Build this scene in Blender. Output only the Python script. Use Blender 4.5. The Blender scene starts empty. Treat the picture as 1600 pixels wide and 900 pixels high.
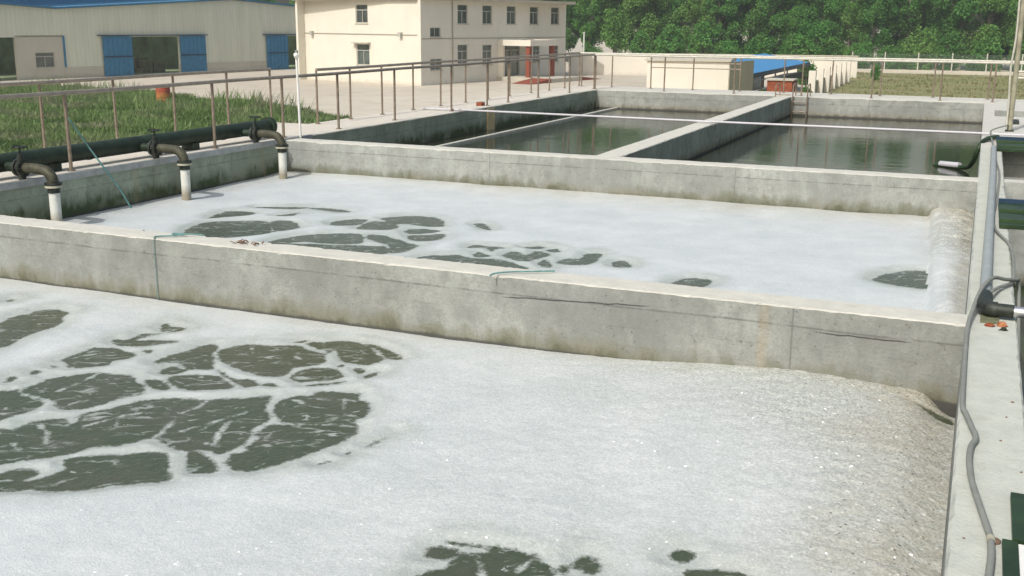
import bpy, math, random
import numpy as np
from mathutils import Vector, Matrix
random.seed(7); rng = np.random.default_rng(7)
scene = bpy.context.scene
C = scene.collection
R = math.radians
# ------------------------------------------------------------ camera
cam_d = bpy.data.cameras.new('camera'); cam = bpy.data.objects.new('camera', cam_d); C.objects.link(cam)
PITCH, YAW, ROLL = 0.240693918, 0.404083967, 0.00879936299
cy, sy, cp, sp = math.cos(YAW), math.sin(YAW), math.cos(PITCH), math.sin(PITCH)
fwd = Vector((-sy*cp, cy*cp, -sp)); rt = Vector((cy, sy, 0)); up = rt.cross(fwd)
r2 = rt*math.cos(ROLL) + up*math.sin(ROLL); u2 = -rt*math.sin(ROLL) + up*math.cos(ROLL)
m = Matrix((( r2.x, u2.x, -fwd.x, 0), (r2.y, u2.y, -fwd.y, 0), (r2.z, u2.z, -fwd.z, 1.65), (0, 0, 0, 1)))
cam.matrix_world = m
cam_d.sensor_width = 36; cam_d.lens = 1691.469/1600*36; cam_d.clip_start = .05; cam_d.clip_end = 4000
scene.camera = cam
# ------------------------------------------------------------ sky and sun
EL = 47; SUN_TRAVEL = (0.21, 0.978)
world = bpy.data.worlds.new('World'); scene.world = world; world.use_nodes = True
wn = world.node_tree; bg = wn.nodes['Background']
sky = wn.nodes.new('ShaderNodeTexSky'); sky.sky_type = 'NISHITA'; sky.sun_disc = False
sky.sun_elevation = R(EL); sky.sun_rotation = R(192.1); sky.air_density = 1.6; sky.dust_density = 5.0; sky.ozone_density = 1.2
wn.links.new(sky.outputs[0], bg.inputs[0]); bg.inputs[1].default_value = 0.145
sd = bpy.data.lights.new('sun', 'SUN'); sd.energy = 3.1; sd.angle = R(.6); sd.color = (1, .98, .95)
sun = bpy.data.objects.new('sun', sd); C.objects.link(sun)
d = Vector((SUN_TRAVEL[0]*math.cos(R(EL)), SUN_TRAVEL[1]*math.cos(R(EL)), -math.sin(R(EL))))
sun.rotation_euler = d.to_track_quat('-Z', 'Y').to_euler(); sun.location = (-5, -20, 30)
scene.view_settings.view_transform = 'Standard'; scene.view_settings.look = 'None'
scene.view_settings.exposure = -0.11; scene.view_settings.gamma = 1
# ------------------------------------------------------------ helpers
class N:                                   # tiny node-graph writer
    def __init__(s, name):
        s.m = bpy.data.materials.new(name); s.m.use_nodes = True; s.t = s.m.node_tree
        for n in list(s.t.nodes): s.t.nodes.remove(n)
        s.out = s.t.nodes.new('ShaderNodeOutputMaterial')
    def new(s, k, **a):
        n = s.t.nodes.new(k)
        for x, v in a.items(): setattr(n, x, v)
        return n
    def put(s, sock, v):
        if hasattr(v, 'is_output') or isinstance(v, bpy.types.NodeSocket): s.t.links.new(v, sock)
        elif isinstance(v, (tuple, list)) and len(v) == 3 and sock.type == 'RGBA': sock.default_value = (*v, 1)
        else: sock.default_value = v
    def pos(s): return s.new('ShaderNodeNewGeometry').outputs['Position']
    def nrm(s): return s.new('ShaderNodeNewGeometry').outputs['Normal']
    def xyz(s, v):
        n = s.new('ShaderNodeSeparateXYZ'); s.put(n.inputs[0], v); return n.outputs
    def scale(s, v, k):
        n = s.new('ShaderNodeVectorMath', operation='MULTIPLY'); s.put(n.inputs[0], v); n.inputs[1].default_value = k; return n.outputs[0]
    def add(s, v, k):
        n = s.new('ShaderNodeVectorMath', operation='ADD'); s.put(n.inputs[0], v); s.put(n.inputs[1], k); return n.outputs[0]
    def noise(s, v, sc, det=4, rough=.55, dist=0, col=False):
        n = s.new('ShaderNodeTexNoise'); s.put(n.inputs['Vector'], v); n.inputs['Scale'].default_value = sc
        n.inputs['Detail'].default_value = det; n.inputs['Roughness'].default_value = rough; n.inputs['Distortion'].default_value = dist
        return n.outputs[1 if col else 0]
    def vor(s, v, sc, feat='F1', out=0, rnd=1):
        n = s.new('ShaderNodeTexVoronoi', feature=feat); s.put(n.inputs['Vector'], v); n.inputs['Scale'].default_value = sc
        n.inputs['Randomness'].default_value = rnd; return n.outputs[out]
    def math(s, op, a, b=0., c=0.):
        n = s.new('ShaderNodeMath', operation=op)
        for i, v in enumerate((a, b, c)): s.put(n.inputs[i], v)
        return n.outputs[0]
    def rng(s, v, a, b, c=0., d=1., smooth=False):
        n = s.new('ShaderNodeMapRange'); n.interpolation_type = 'SMOOTHSTEP' if smooth else 'LINEAR'
        for i, x in enumerate((v, a, b, c, d)): s.put(n.inputs[i], x)
        return n.outputs[0]
    def mix(s, f, a, b, mode='MIX'):
        n = s.new('ShaderNodeMix', data_type='RGBA', blend_type=mode)
        s.put(n.inputs[0], f); s.put(n.inputs[6], a); s.put(n.inputs[7], b); return n.outputs[2]
    def attr(s, name):
        return s.new('ShaderNodeAttribute', attribute_name=name).outputs['Fac']
    def bump(s, h, dist=.01, st=1., n0=None):
        n = s.new('ShaderNodeBump'); n.inputs['Strength'].default_value = st; n.inputs['Distance'].default_value = dist
        s.put(n.inputs['Height'], h)
        if n0 is not None: s.put(n.inputs['Normal'], n0)
        return n.outputs[0]
    def bsdf(s, col, rough=.8, met=0, nrm=None, spec=.5, ior=1.45):
        b = s.new('ShaderNodeBsdfPrincipled'); s.put(b.inputs['Base Color'], col); s.put(b.inputs['Roughness'], rough)
        b.inputs['Metallic'].default_value = met; b.inputs['IOR'].default_value = ior
        s.put(b.inputs['Specular IOR Level'], spec)
        if nrm is not None: s.put(b.inputs['Normal'], nrm)
        return b.outputs[0]
    def mixs(s, f, a, b):
        n = s.new('ShaderNodeMixShader'); s.put(n.inputs[0], f); s.put(n.inputs[1], a); s.put(n.inputs[2], b); return n.outputs[0]
    def end(s, sh): s.t.links.new(sh, s.out.inputs[0]); return s.m

class MB:
    def __init__(s): s.v = []; s.f = []
    def addf(s, vs, fs):
        o = len(s.v); s.v += [tuple(x) for x in vs]; s.f += [tuple(i+o for i in f) for f in fs]
    def box(s, x0, x1, y0, y1, z0, z1, M=None):
        vs = [(x, y, z) for z in (z0, z1) for x, y in ((x0, y0), (x1, y0), (x1, y1), (x0, y1))]
        if M is not None: vs = [tuple(M @ Vector(v)) for v in vs]
        s.addf(vs, [(3, 2, 1, 0), (4, 5, 6, 7), (0, 1, 5, 4), (1, 2, 6, 5), (2, 3, 7, 6), (3, 0, 4, 7)]); return s
    def tube(s, pts, r, n=10, cap=True):
        pts = [Vector(p) for p in pts]; rr = r if isinstance(r, (list, tuple)) else [r]*len(pts)
        rings = []; up = None
        for i, p in enumerate(pts):
            t = (pts[min(i+1, len(pts)-1)] - pts[max(i-1, 0)]).normalized()
            if up is None: up = Vector((0, 0, 1)) if abs(t.z) < .9 else Vector((1, 0, 0))
            a = t.cross(up).normalized(); up = a.cross(t).normalized()
            rings.append([p + (a*math.cos(k*2*math.pi/n) + up*math.sin(k*2*math.pi/n))*rr[i] for k in range(n)])
        vs = [v for q in rings for v in q]; fs = []
        for i in range(len(rings)-1):
            for k in range(n):
                a, b = i*n+k, i*n+(k+1) % n; fs.append((a, b, b+n, a+n))
        if cap: fs.append(tuple(range(n))[::-1]); fs.append(tuple(range((len(rings)-1)*n, len(rings)*n)))
        s.addf(vs, fs); return s
    def cyl(s, a, b, r, n=14): return s.tube([a, b], r, n)
    def build(s, name, mat, parent=None, smooth=False):
        me = bpy.data.meshes.new(name); me.from_pydata(s.v, [], s.f); me.materials.append(mat)
        if smooth:
            me.polygons.foreach_set('use_smooth', [True]*len(me.polygons))
            try: me.set_sharp_from_angle(angle=R(40))
            except Exception: pass
        me.update(); o = bpy.data.objects.new(name, me); C.objects.link(o)
        if parent is not None: adopt(o, parent)
        return o
def adopt(o, parent):
    o.parent = parent
    if parent.type == 'EMPTY':
        o.matrix_parent_inverse = (Matrix.Translation(parent.location) @ Matrix.Rotation(parent.rotation_euler.z, 4, 'Z')).inverted()
def arr_mesh(name, verts, faces, mat, parent=None, smooth=False):
    me = bpy.data.meshes.new(name); k = faces.shape[1]
    me.vertices.add(len(verts)); me.vertices.foreach_set('co', verts.astype(np.float32).ravel())
    me.loops.add(faces.size); me.loops.foreach_set('vertex_index', faces.astype(np.int32).ravel())
    me.polygons.add(len(faces)); me.polygons.foreach_set('loop_start', np.arange(0, faces.size, k, dtype=np.int32))
    me.polygons.foreach_set('loop_total', np.full(len(faces), k, dtype=np.int32))
    if smooth: me.polygons.foreach_set('use_smooth', np.ones(len(faces), dtype=bool))
    me.materials.append(mat); me.update(calc_edges=True)
    o = bpy.data.objects.new(name, me); C.objects.link(o)
    if parent is not None: adopt(o, parent)
    return o
def tag(o, label=None, cat=None, group=None, kind=None):
    if label: o['label'] = label
    if cat: o['category'] = cat
    if group: o['group'] = group
    if kind: o['kind'] = kind
    return o
def empty(name, loc=(0, 0, 0), rz=0):
    o = bpy.data.objects.new(name, None); C.objects.link(o); o.location = loc; o.rotation_euler.z = rz; o.empty_display_size = .2
    return o
def smooth_path(p, k=6):
    p = [Vector(q) for q in p]; out = []
    for i in range(len(p)-1):
        a, b, c, e = p[max(i-1, 0)], p[i], p[i+1], p[min(i+2, len(p)-1)]
        for j in range(k):
            t = j/k; out.append(.5*((2*b)+(c-a)*t+(2*a-5*b+4*c-e)*t*t+(3*b-a-3*c+e)*t**3))
    out.append(p[-1]); return out
def wnoise(x, seed=0, f=1.):               # cheap smooth 1-D noise
    return sum(math.sin(x*f*k*1.7+seed*3.1+k*k)*(1/k) for k in (1, 2.3, 4.1, 7.7, 13.3))/2.2
# ------------------------------------------------------------ materials
def plain(name, col, rough=.7, met=0, var=.15, sc=8., spec=.4, bump=0.):
    n = N(name); p = n.pos(); a = n.noise(p, sc, 5, .6)
    c = n.mix(n.rng(a, .3, .7), tuple(x*(1-var) for x in col), tuple(min(1, x*(1+var)) for x in col))
    nb = n.bump(n.noise(p, sc*6, 4), .01, bump) if bump else None
    return n.end(n.bsdf(c, rough, met, nb, spec))
def concrete(name, light=.40, foot=None, moss=0., joint=None, vseams=(), axis=0, rust=(), top=(.58,.57,.505), tint=(.955, 1, .93), cracks=(), streak=1.):
    n = N(name); p = n.pos(); X = n.xyz(p)
    big = n.noise(p, 1.3, 5, .6, .4); mid = n.noise(p, 7, 6, .65); fine = n.noise(p, 60, 4, .7)
    stv = n.scale(n.add(p, n.scale(n.noise(p, 2.5, 3, col=True), (.25, .25, .0))), (7, 7, 1.6)); st = n.noise(stv, 1, 5, .65)
    base = tuple(light*t for t in tint)
    c = n.mix(n.rng(big, .38, .64), tuple(b*.74 for b in base), tuple(b*1.14 for b in base))
    c = n.mix(n.rng(n.noise(n.add(p, (5, 3, 1)), 2.6, 3, .5), .52, .60, 0, .35), c, tuple(b*.78 for b in base))
    c = n.mix(n.rng(mid, .46, .70, 0, .7), c, tuple(b*.60 for b in base))
    c = n.mix(n.rng(n.noise(n.scale(n.add(p, (9, 1, 4)), (1.6, 1.6, .8)), 7, 7, .75), .55, .72, 0, .4), c, tuple(b*1.32 for b in base))
    c = n.mix(n.rng(n.noise(n.scale(p, (26, 26, 1.6)), 1, 4, .7), .5, .72, 0, .28), c, tuple(b*.62 for b in base))
    for zb in (-.245, -.37):
        bl = n.rng(n.math('ABSOLUTE', n.math('SUBTRACT', n.math('ADD', n.xyz(p)[2], n.math('MULTIPLY', n.noise(p, 1.7, 2), .02)), zb)), .001, .006, 1, 0)
        c = n.mix(n.math('MULTIPLY', bl, n.rng(mid, .45, .6, 0, .4)), c, tuple(b*.5 for b in base))
    c = n.mix(n.rng(fine, .48, .72, 0, .5), c, tuple(b*.55 for b in base))
    c = n.mix(n.rng(n.noise(n.add(p, (2, 7, 3)), 24, 5, .75), .52, .66, 0, .42), c, tuple(b*.58 for b in base))
    c = n.mix(n.rng(st, .52, .75, 0, .28*streak), c, tuple(b*1.2 for b in base))
    pit = n.vor(n.add(p, n.scale(n.noise(p, 20, 2, col=True), (.05, .05, .05))), 24)
    pm = n.math('MULTIPLY', n.rng(pit, .10, .19, 1, 0), n.rng(mid, .48, .58))
    c = n.mix(n.math('MULTIPLY', pm, .75), c, (.10, .10, .075))
    if foot is not None:
        zz = n.math('ADD', X[2], n.math('MULTIPLY', n.math('SUBTRACT', st, .5), .30))
        zz = n.math('ADD', zz, n.math('MULTIPLY', n.math('SUBTRACT', mid, .5), .22))
        c = n.mix(n.rng(zz, foot+.17, foot+.02, 0, .62, True), c, (.235, .215, .145))
        c = n.mix(n.rng(zz, foot+.075, foot-.02, 0, .8, True), c, (.10, .095, .055))
        if moss:
            mm = n.math('MULTIPLY', n.rng(zz, foot+.12+.14*moss, foot+.07, 0, 1, True), n.rng(big, .36, .5))
            c = n.mix(n.math('MULTIPLY', mm, min(1, moss)), c, (.045, .065, .02))
        c = n.mix(n.rng(n.math('ADD', X[2], n.math('MULTIPLY', n.math('SUBTRACT', mid, .5), .03)), foot+.035, foot+.018, 0, .85), c, (.05, .05, .05))
    if joint is not None:
        jz = n.math('ADD', X[2], n.math('MULTIPLY', n.noise(p, 1.1, 2), .03))
        l = n.rng(n.math('ABSOLUTE', n.math('SUBTRACT', jz, joint+.015)), .003, .009, 1, 0)
        c = n.mix(n.math('MULTIPLY', l, n.rng(mid, .40, .55, .1, .8)), c, tuple(b*.42 for b in base))
        below = n.rng(n.math('SUBTRACT', jz, joint+.015), -.004, .004, .13, 0)
        c = n.mix(below, c, tuple(b*.55 for b in base))
    A = X[axis]
    for xs in vseams:
        w = n.math('ADD', A, n.math('MULTIPLY', n.noise(p, 14, 3), .012))
        l = n.rng(n.math('ABSOLUTE', n.math('SUBTRACT', w, xs+.006)), .003, .008, 1, 0)
        c = n.mix(n.math('MULTIPLY', l, .6), c, tuple(b*.4 for b in base))
    for xs, w, zr in rust:
        l = n.rng(n.math('ABSOLUTE', n.math('SUBTRACT', n.math('ADD', A, n.math('MULTIPLY', n.math('ADD', st, mid), .05)), xs+.05)), w*.1, w, 1, 0, True)
        l = n.math('MULTIPLY', l, n.rng(n.math('ADD', st, mid), .75, 1.2, .15, 1))
        c = n.mix(n.math('MULTIPLY', l, .34), c, (.38, .28, .14))
    for xa, xb, z0, sl in cracks:
        zc = n.math('ADD', n.math('MULTIPLY', A, sl), z0)
        zc = n.math('ADD', zc, n.math('MULTIPLY', n.math('SUBTRACT', n.noise(p, 9, 3), .5), .02))
        l = n.rng(n.math('ABSOLUTE', n.math('SUBTRACT', X[2], zc)), .002, .006, 1, 0)
        l = n.math('MULTIPLY', l, n.math('MULTIPLY', n.rng(A, xa, xa+.08), n.rng(A, xb-.08, xb, 1, 0)))
        c = n.mix(n.math('MULTIPLY', l, .9), c, (.045, .04, .04))
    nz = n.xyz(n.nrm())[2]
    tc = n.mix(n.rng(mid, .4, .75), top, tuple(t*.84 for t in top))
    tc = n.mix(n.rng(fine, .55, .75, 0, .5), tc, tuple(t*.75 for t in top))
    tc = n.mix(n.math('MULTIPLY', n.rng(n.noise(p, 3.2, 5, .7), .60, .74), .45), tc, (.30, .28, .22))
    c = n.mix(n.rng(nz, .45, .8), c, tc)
    h = n.math('ADD', n.math('MULTIPLY', mid, .6), n.math('MULTIPLY', fine, .35))
    return n.end(n.bsdf(c, .92, 0, n.bump(h, .016, .8), .25))

M = {}
M['steel'] = plain('steel rail', (.23, .185, .14), .5, .2, .25, 14)
M['steel_top'] = plain('steel top rail', (.30, .26, .21), .45, .3, .2, 10)
M['rail_pale'] = plain('pale painted rail', (.50, .49, .42), .55, .1, .15, 10)
M['white_paint'] = plain('white paint', (.72, .72, .68), .6, 0, .08, 6)
M['pvc'] = plain('white pvc', (.50, .50, .53), .4, 0, .05, 5)
M['pvc_grey'] = plain('grey pvc', (.30, .33, .33), .55, 0, .1, 7)
M['galv'] = plain('galvanised', (.62, .63, .64), .3, .8, .1, 20)
M['iron'] = plain('dark iron pipe', (.020, .034, .020), .5, .1, .5, 9, bump=.15)
M['castiron'] = plain('valve iron', (.035, .042, .034), .5, .3, .5, 18, bump=.3)
M['rustpipe'] = plain('weathered elbow', (.065, .065, .042), .6, .2, .45, 16, bump=.3)
M['flange_pale'] = plain('pale flange', (.42, .40, .31), .7, 0, .2, 20)
M['green_steel'] = plain('dark green steel', (.022, .045, .018), .45, .1, .5, 6)
M['green_rib'] = plain('green rib', (.032, .065, .024), .5, .1, .3, 8)
M['hose'] = None
M['teal'] = plain('teal rope', (.13, .27, .26), .8, 0, .3, 20)
M['rust'] = plain('rust', (.30, .085, .03), .9, 0, .5, 25)
M['brick'] = plain('brick red', (.26, .075, .035), .9, 0, .35, 6)
M['redpaint'] = plain('red column', (.24, .065, .035), .7, 0, .15, 5)
M['blue'] = plain('blue metal', (.035, .17, .31), .5, .1, .18, 3)
M['bluebright'] = plain('bright blue roof', (.06, .25, .50), .5, 0, .15, 3)
M['blueedge'] = plain('blue fascia', (.018, .045, .085), .5, 0, .15, 3)
M['glass'] = plain('window glass', (.085, .105, .095), .15, 0, .55, .45, .6)  # patchy tone stands in for varied reflections in the panes
M['frame'] = plain('window frame', (.42, .42, .38), .5, 0, .1, 5)
M['dark'] = plain('dark interior', (.03, .035, .02), .9, 0, .5, .8)
M['twig'] = plain('dry leaves', (.17, .11, .075), .9, 0, .4, 40)
def pipe_stain():
    n = N('white pipe with brown scum foot'); p = n.pos(); z = n.xyz(p)[2]; a = n.noise(p, 18, 5, .7)
    c = n.mix(n.rng(n.math('ADD', z, n.math('MULTIPLY', a, .12)), -.22, -.34), (.62, .63, .58), (.30, .27, .20))
    c = n.mix(n.rng(a, .55, .7, 0, .6), c, (.3, .27, .19))
    return n.end(n.bsdf(c, .7))
M['pipe_stain'] = pipe_stain()
def hosem():
    n = N('ribbed grey hose'); p = n.pos()
    w = n.new('ShaderNodeTexWave', bands_direction='Y'); n.put(w.inputs['Vector'], p); w.inputs['Scale'].default_value = 50
    c = n.mix(n.noise(p, 12, 4), (.17, .185, .17), (.30, .31, .28))
    return n.end(n.bsdf(c, .7, 0, n.bump(w.outputs[1], .004, .6)))
M['hose'] = hosem()
def stucco(name, col, dirt=.25):
    n = N(name); p = n.pos(); a = n.noise(p, .5, 6, .65); b = n.noise(n.scale(p, (3, 3, .4)), 1, 5)
    c = n.mix(n.rng(a, .4, .7, 0, dirt), col, tuple(x*.7 for x in col))
    c = n.mix(n.rng(b, .55, .75, 0, dirt), c, tuple(x*.75 for x in col))
    z = n.xyz(p)[2]
    c = n.mix(n.rng(n.math('ADD', z, n.math('MULTIPLY', b, .8)), -2.0, -2.5, 0, .45), c, (.30, .27, .21))
    return n.end(n.bsdf(c, .9, 0, None, .2))
M['cream'] = stucco('cream render', (.70, .67, .58)); M['plinth'] = stucco('pale plinth', (.52, .49, .41), .4)
M['creamwall'] = stucco('cream yard wall', (.72, .68, .59)); M['shade_render'] = stucco('shaded cream side', (.44, .41, .31), .3)  # second one: cream darkened so the hut side's shade is in the colour
def clad(d):
    n = N('cladding with rib shade'); p = n.pos(); X = n.xyz(p)
    s = n.math('ADD', n.math('MULTIPLY', X[0], d[0]), n.math('MULTIPLY', X[1], d[1]))
    w = n.math('SINE', n.math('MULTIPLY', s, 2*math.pi/.36)); pn = n.math('SINE', n.math('MULTIPLY', s, 2*math.pi/2.9))
    a = n.noise(n.scale(p, (1, 1, .15)), 1.2, 5, .7); b = n.noise(n.scale(p, (4, 4, .25)), 1, 3, .7)
    c = n.mix(n.rng(a, .35, .7), (.56, .58, .47), (.66, .67, .56))
    c = n.mix(n.rng(w, .3, 1, 0, .25), c, (.46, .47, .38)); c = n.mix(n.rng(b, .5, .7, 0, .35), c, (.70, .71, .61))  # rib shading put into the colour as darker stripes; surface is flat
    return n.end(n.bsdf(c, .6, 0, None, .3))
def ground_mat():
    n = N('yard ground'); p = n.pos()
    a = n.noise(p, .06, 6, .6, .3); b = n.noise(p, .6, 6, .7); f = n.noise(p, 5, 4, .7)
    c = n.mix(n.rng(a, .35, .65), (.46, .41, .33), (.55, .505, .42))
    c = n.mix(n.rng(b, .5, .75, 0, .5), c, (.30, .26, .20)); c = n.mix(n.rng(f, .5, .8, 0, .3), c, (.55, .52, .46))
    X = n.xyz(p)
    for ax, per in ((0, 6.), (1, 5.)):
        s = n.math('ABSOLUTE', n.math('SINE', n.math('MULTIPLY', X[ax], math.pi/per)))
        c = n.mix(n.rng(s, .01, .03, .45, 0), c, (.22, .19, .15))
    return n.end(n.bsdf(c, .95, 0, n.bump(b, .05, .3), .15))
def soil_mat(name, c1, c2, c3, s=.5):
    n = N(name); p = n.pos(); a = n.noise(p, s*.35, 6, .65, .5); b = n.noise(p, s*3, 6, .75)
    c = n.mix(n.rng(a, .42, .62), c1, c2); c = n.mix(n.rng(b, .48, .7, 0, .85), c, c3)
    return n.end(n.bsdf(c, .95, 0, n.bump(b, .2, .6), .1))
def leaf_mat(name, a, b, cc):
    n = N(name); p = n.pos(); o = n.new('ShaderNodeObjectInfo').outputs['Random']
    at = n.attr('tone')
    c = n.mix(at, a, b); c = n.mix(n.rng(n.noise(p, .35, 3), .45, .68), c, cc)
    c = n.mix(n.rng(o, 0, .5, .5, 0), c, tuple(x*.5 for x in b)); c = n.mix(n.rng(o, .55, 1, 0, .5), c, (b[0]*1.5, b[1]*1.0, b[2]*1.1))
    t = n.new('ShaderNodeBsdfTranslucent'); n.put(t.inputs[0], c)
    return n.end(n.mixs(.42, n.bsdf(c, .6, 0, None, .3), t.outputs[0]))
M['leaf'] = leaf_mat('poplar leaves', (.055, .19, .032), (.16, .40, .09), (.15, .28, .07))
M['grass'] = leaf_mat('weeds', (.08, .15, .035), (.22, .33, .11), (.28, .29, .17))
M['drygrass'] = leaf_mat('dry weeds', (.10, .13, .04), (.26, .24, .12), (.14, .19, .06))
M['bark'] = plain('bark', (.22, .20, .16), .9, 0, .4, 3)
def water_clear():
    n = N('still basin water'); p = n.pos()
    b1 = n.noise(n.scale(p, (1.3, 4.5, 1)), 1.1, 3, .5); b2 = n.noise(n.scale(p, (2, 6, 1)), 3.5, 2, .5)
    h = n.math('ADD', b1, n.math('MULTIPLY', b2, .35))
    a = n.noise(p, .5, 3)
    c = n.mix(a, (.020, .027, .018), (.040, .046, .032))
    return n.end(n.bsdf(c, .035, 0, n.bump(h, .012, .22), .6, 1.33))
M['water'] = water_clear()
def foam_mat(name, flow):
    n = N(name); p = n.pos(); s = n.attr('open_dist'); co = n.attr('coarse'); st = n.attr('stain')
    w1 = n.noise(p, 9, 5, .65); w2 = n.noise(p, 45, 3, .6)
    sdx = n.math('ADD', s, n.math('MULTIPLY', n.math('SUBTRACT', w1, .5), .10))
    sdx = n.math('ADD', sdx, n.math('MULTIPLY', n.math('SUBTRACT', w2, .5), .04))
    water = n.rng(sdx, -.016, .014, 1, 0, True)
    ca, sa = flow
    X = n.xyz(p); u = n.math('ADD', n.math('MULTIPLY', X[0], ca), n.math('MULTIPLY', X[1], sa)); v = n.math('SUBTRACT', n.math('MULTIPLY', X[1], ca), n.math('MULTIPLY', X[0], sa))
    cmb = n.new('ShaderNodeCombineXYZ'); n.put(cmb.inputs[0], n.math('MULTIPLY', u, 3.0)); n.put(cmb.inputs[1], n.math('MULTIPLY', v, 7.5))
    rb = n.noise(cmb.outputs[0], 1.6, 5, .62, 1.2)
    ribbons = n.math('MULTIPLY', n.rng(rb, .625, .65, 0, .8), n.rng(s, -.02, -.05, 0, 1))
    wp = n.add(cmb.outputs[0], n.scale(n.noise(p, 7, 4, .65, col=True), (.9, .9, 0)))
    ed = n.vor(wp, .95, 'DISTANCE_TO_EDGE', 0)
    lace = n.math('MULTIPLY', n.rng(ed, .012, .05, 1, 0), n.rng(n.noise(p, 5, 4, .65), .48, .62, 0, .7))
    ribbons = n.math('MAXIMUM', ribbons, lace)
    water = n.math('MULTIPLY', water, n.math('SUBTRACT', 1., n.math('MULTIPLY', ribbons, .9)))
    # soft thin film of foam round the openings
    near = n.rng(n.math('ADD', s, n.math('MULTIPLY', n.math('SUBTRACT', n.noise(p, 3, 4), .5), .30)), 0.0, .24, .80, 0, True)
    film = n.math('MULTIPLY', near, n.rng(n.noise(cmb.outputs[0], 3, 5, .7), .3, .65, .5, 1))
    bb = n.noise(p, 2.2, 6, .6)
    fc = n.mix(n.rng(bb, .35, .7), (.50, .545, .55), (.61, .645, .65))
    fc = n.mix(film, fc, (.27, .31, .27))
    coc = n.mix(n.rng(n.noise(p, 30, 3, .7), .35, .65), (.39, .41, .37), (.54, .56, .515))
    fc = n.mix(n.math('MULTIPLY', co, .85), fc, coc)
    fc = n.mix(n.math('MULTIPLY', st, n.rng(n.noise(p, 6, 5, .7), .3, .65, .3, .9)), fc, (.37, .34, .255))
    cells = n.vor(p, 42); cells2 = n.vor(p, 110); cells3 = n.vor(p, 19)
    hb = n.math('ADD', n.math('MULTIPLY', cells2, .6), n.math('MULTIPLY', n.math('MULTIPLY', cells, co), 1.5))
    hb = n.math('ADD', hb, n.math('MULTIPLY', n.math('MULTIPLY', cells3, co), .35))
    hb = n.math('ADD', hb, n.math('MULTIPLY', n.noise(p, 25, 4, .7), .6))
    nb = n.bump(hb, .008, .34)
    fc = n.mix(n.rng(n.noise(p, 70, 3, .8), .35, .72, 0, .09), fc, (.36, .38, .36))
    fc = n.mix(n.math('MULTIPLY', n.rng(n.noise(p, 38, 3, .8), .56, .70, 0, .6), n.rng(co, 0, 1, .35, 1)), fc, (.74, .77, .78))
    # bubble skins: every tiny cell faces its own way and glints when it faces the sun
    cc = n.vor(p, 105, out=1); sc_ = n.new('ShaderNodeVectorMath', operation='SUBTRACT'); n.put(sc_.inputs[0], cc); sc_.inputs[1].default_value = (.5, .5, .5)
    jit = n.new('ShaderNodeVectorMath', operation='SCALE'); n.put(jit.inputs[0], sc_.outputs[0]); n.put(jit.inputs['Scale'], n.rng(co, 0, 1, 1.3, 2.6))
    gn = n.new('ShaderNodeVectorMath', operation='NORMALIZE'); n.put(gn.inputs[0], n.add(n.nrm(), jit.outputs[0]))
    b = n.new('ShaderNodeBsdfPrincipled'); n.put(b.inputs['Base Color'], fc); n.put(b.inputs['Roughness'], .6); n.put(b.inputs['Specular IOR Level'], .2); n.put(b.inputs['Normal'], nb)
    n.put(b.inputs['Coat Weight'], n.rng(co, 0, 1, .15, 1.)); b.inputs['Coat Roughness'].default_value = .24; n.put(b.inputs['Coat Normal'], gn.outputs[0])
    fb = b.outputs[0]
    wc = n.mix(n.noise(p, 16, 4, .7), (.042, .058, .028), (.068, .080, .044))
    wc = n.mix(n.rng(n.noise(cmb.outputs[0], 4, 4, .7), .55, .7, 0, .45), wc, (.045, .070, .05))
    wc = n.mix(n.rng(n.noise(p, 3.1, 5, .7), .45, .65, 0, .7), wc, (.080, .082, .056))
    wb = n.bsdf(wc, .20, 0, n.bump(n.noise(p, 22, 4, .6), .02, .45), .6, 1.33)
    return n.end(n.mixs(water, fb, wb))
ZG = -2.7
XL, XR = -9.06, 0.04
YA0, YA1, YB0, YB1, YC = 6.48, 6.75, 12.92, 13.24, 26.54
# ------------------------------------------------------------ ground
def sheet(name, pts, z, mat, label=None):
    b = MB(); b.addf([(x, y, z) for x, y in pts], [tuple(range(len(pts)))]); o = b.build(name, mat); tag(o, label, None, None, 'structure'); return o
sheet('ground', [(-900, -60), (900, -60), (900, 1500), (-900, 1500)], ZG, ground_mat(), 'pale dusty concrete yard round the tanks and buildings')
sheet('grass_field', [(-90, 20), (-90, 51), (-57.4, 51.3), (-46.7, 52.5), (-39.8, 48.3), (-34.1, 46.3), (-30.4, 44.7), (-25.8, 41.7), (-20, 36), (-16, 25), (-14, 5), (-90, 5)], ZG+.004,
      soil_mat('grass soil', (.07, .11, .03), (.11, .15, .05), (.14, .13, .07)), 'weedy green ground beyond the left walkway')
sheet('dry_field', [(-9.6, 32), (60, 32), (60, 113), (-12.2, 109), (-10.3, 90), (-9.6, 70)], ZG+.004,
      soil_mat('dry field soil', (.22, .225, .105), (.28, .255, .14), (.12, .18, .05), .7), 'dry brown field with green patches right of the white posts')
sheet('footpath', [(-12.2, 109.0), (60, 113.2), (60, 115.4), (-12.2, 110.6)], ZG+.008, plain('pale path', (.46, .42, .33), .95, 0, .2, 1), 'pale path along the far wire fence')

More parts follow.
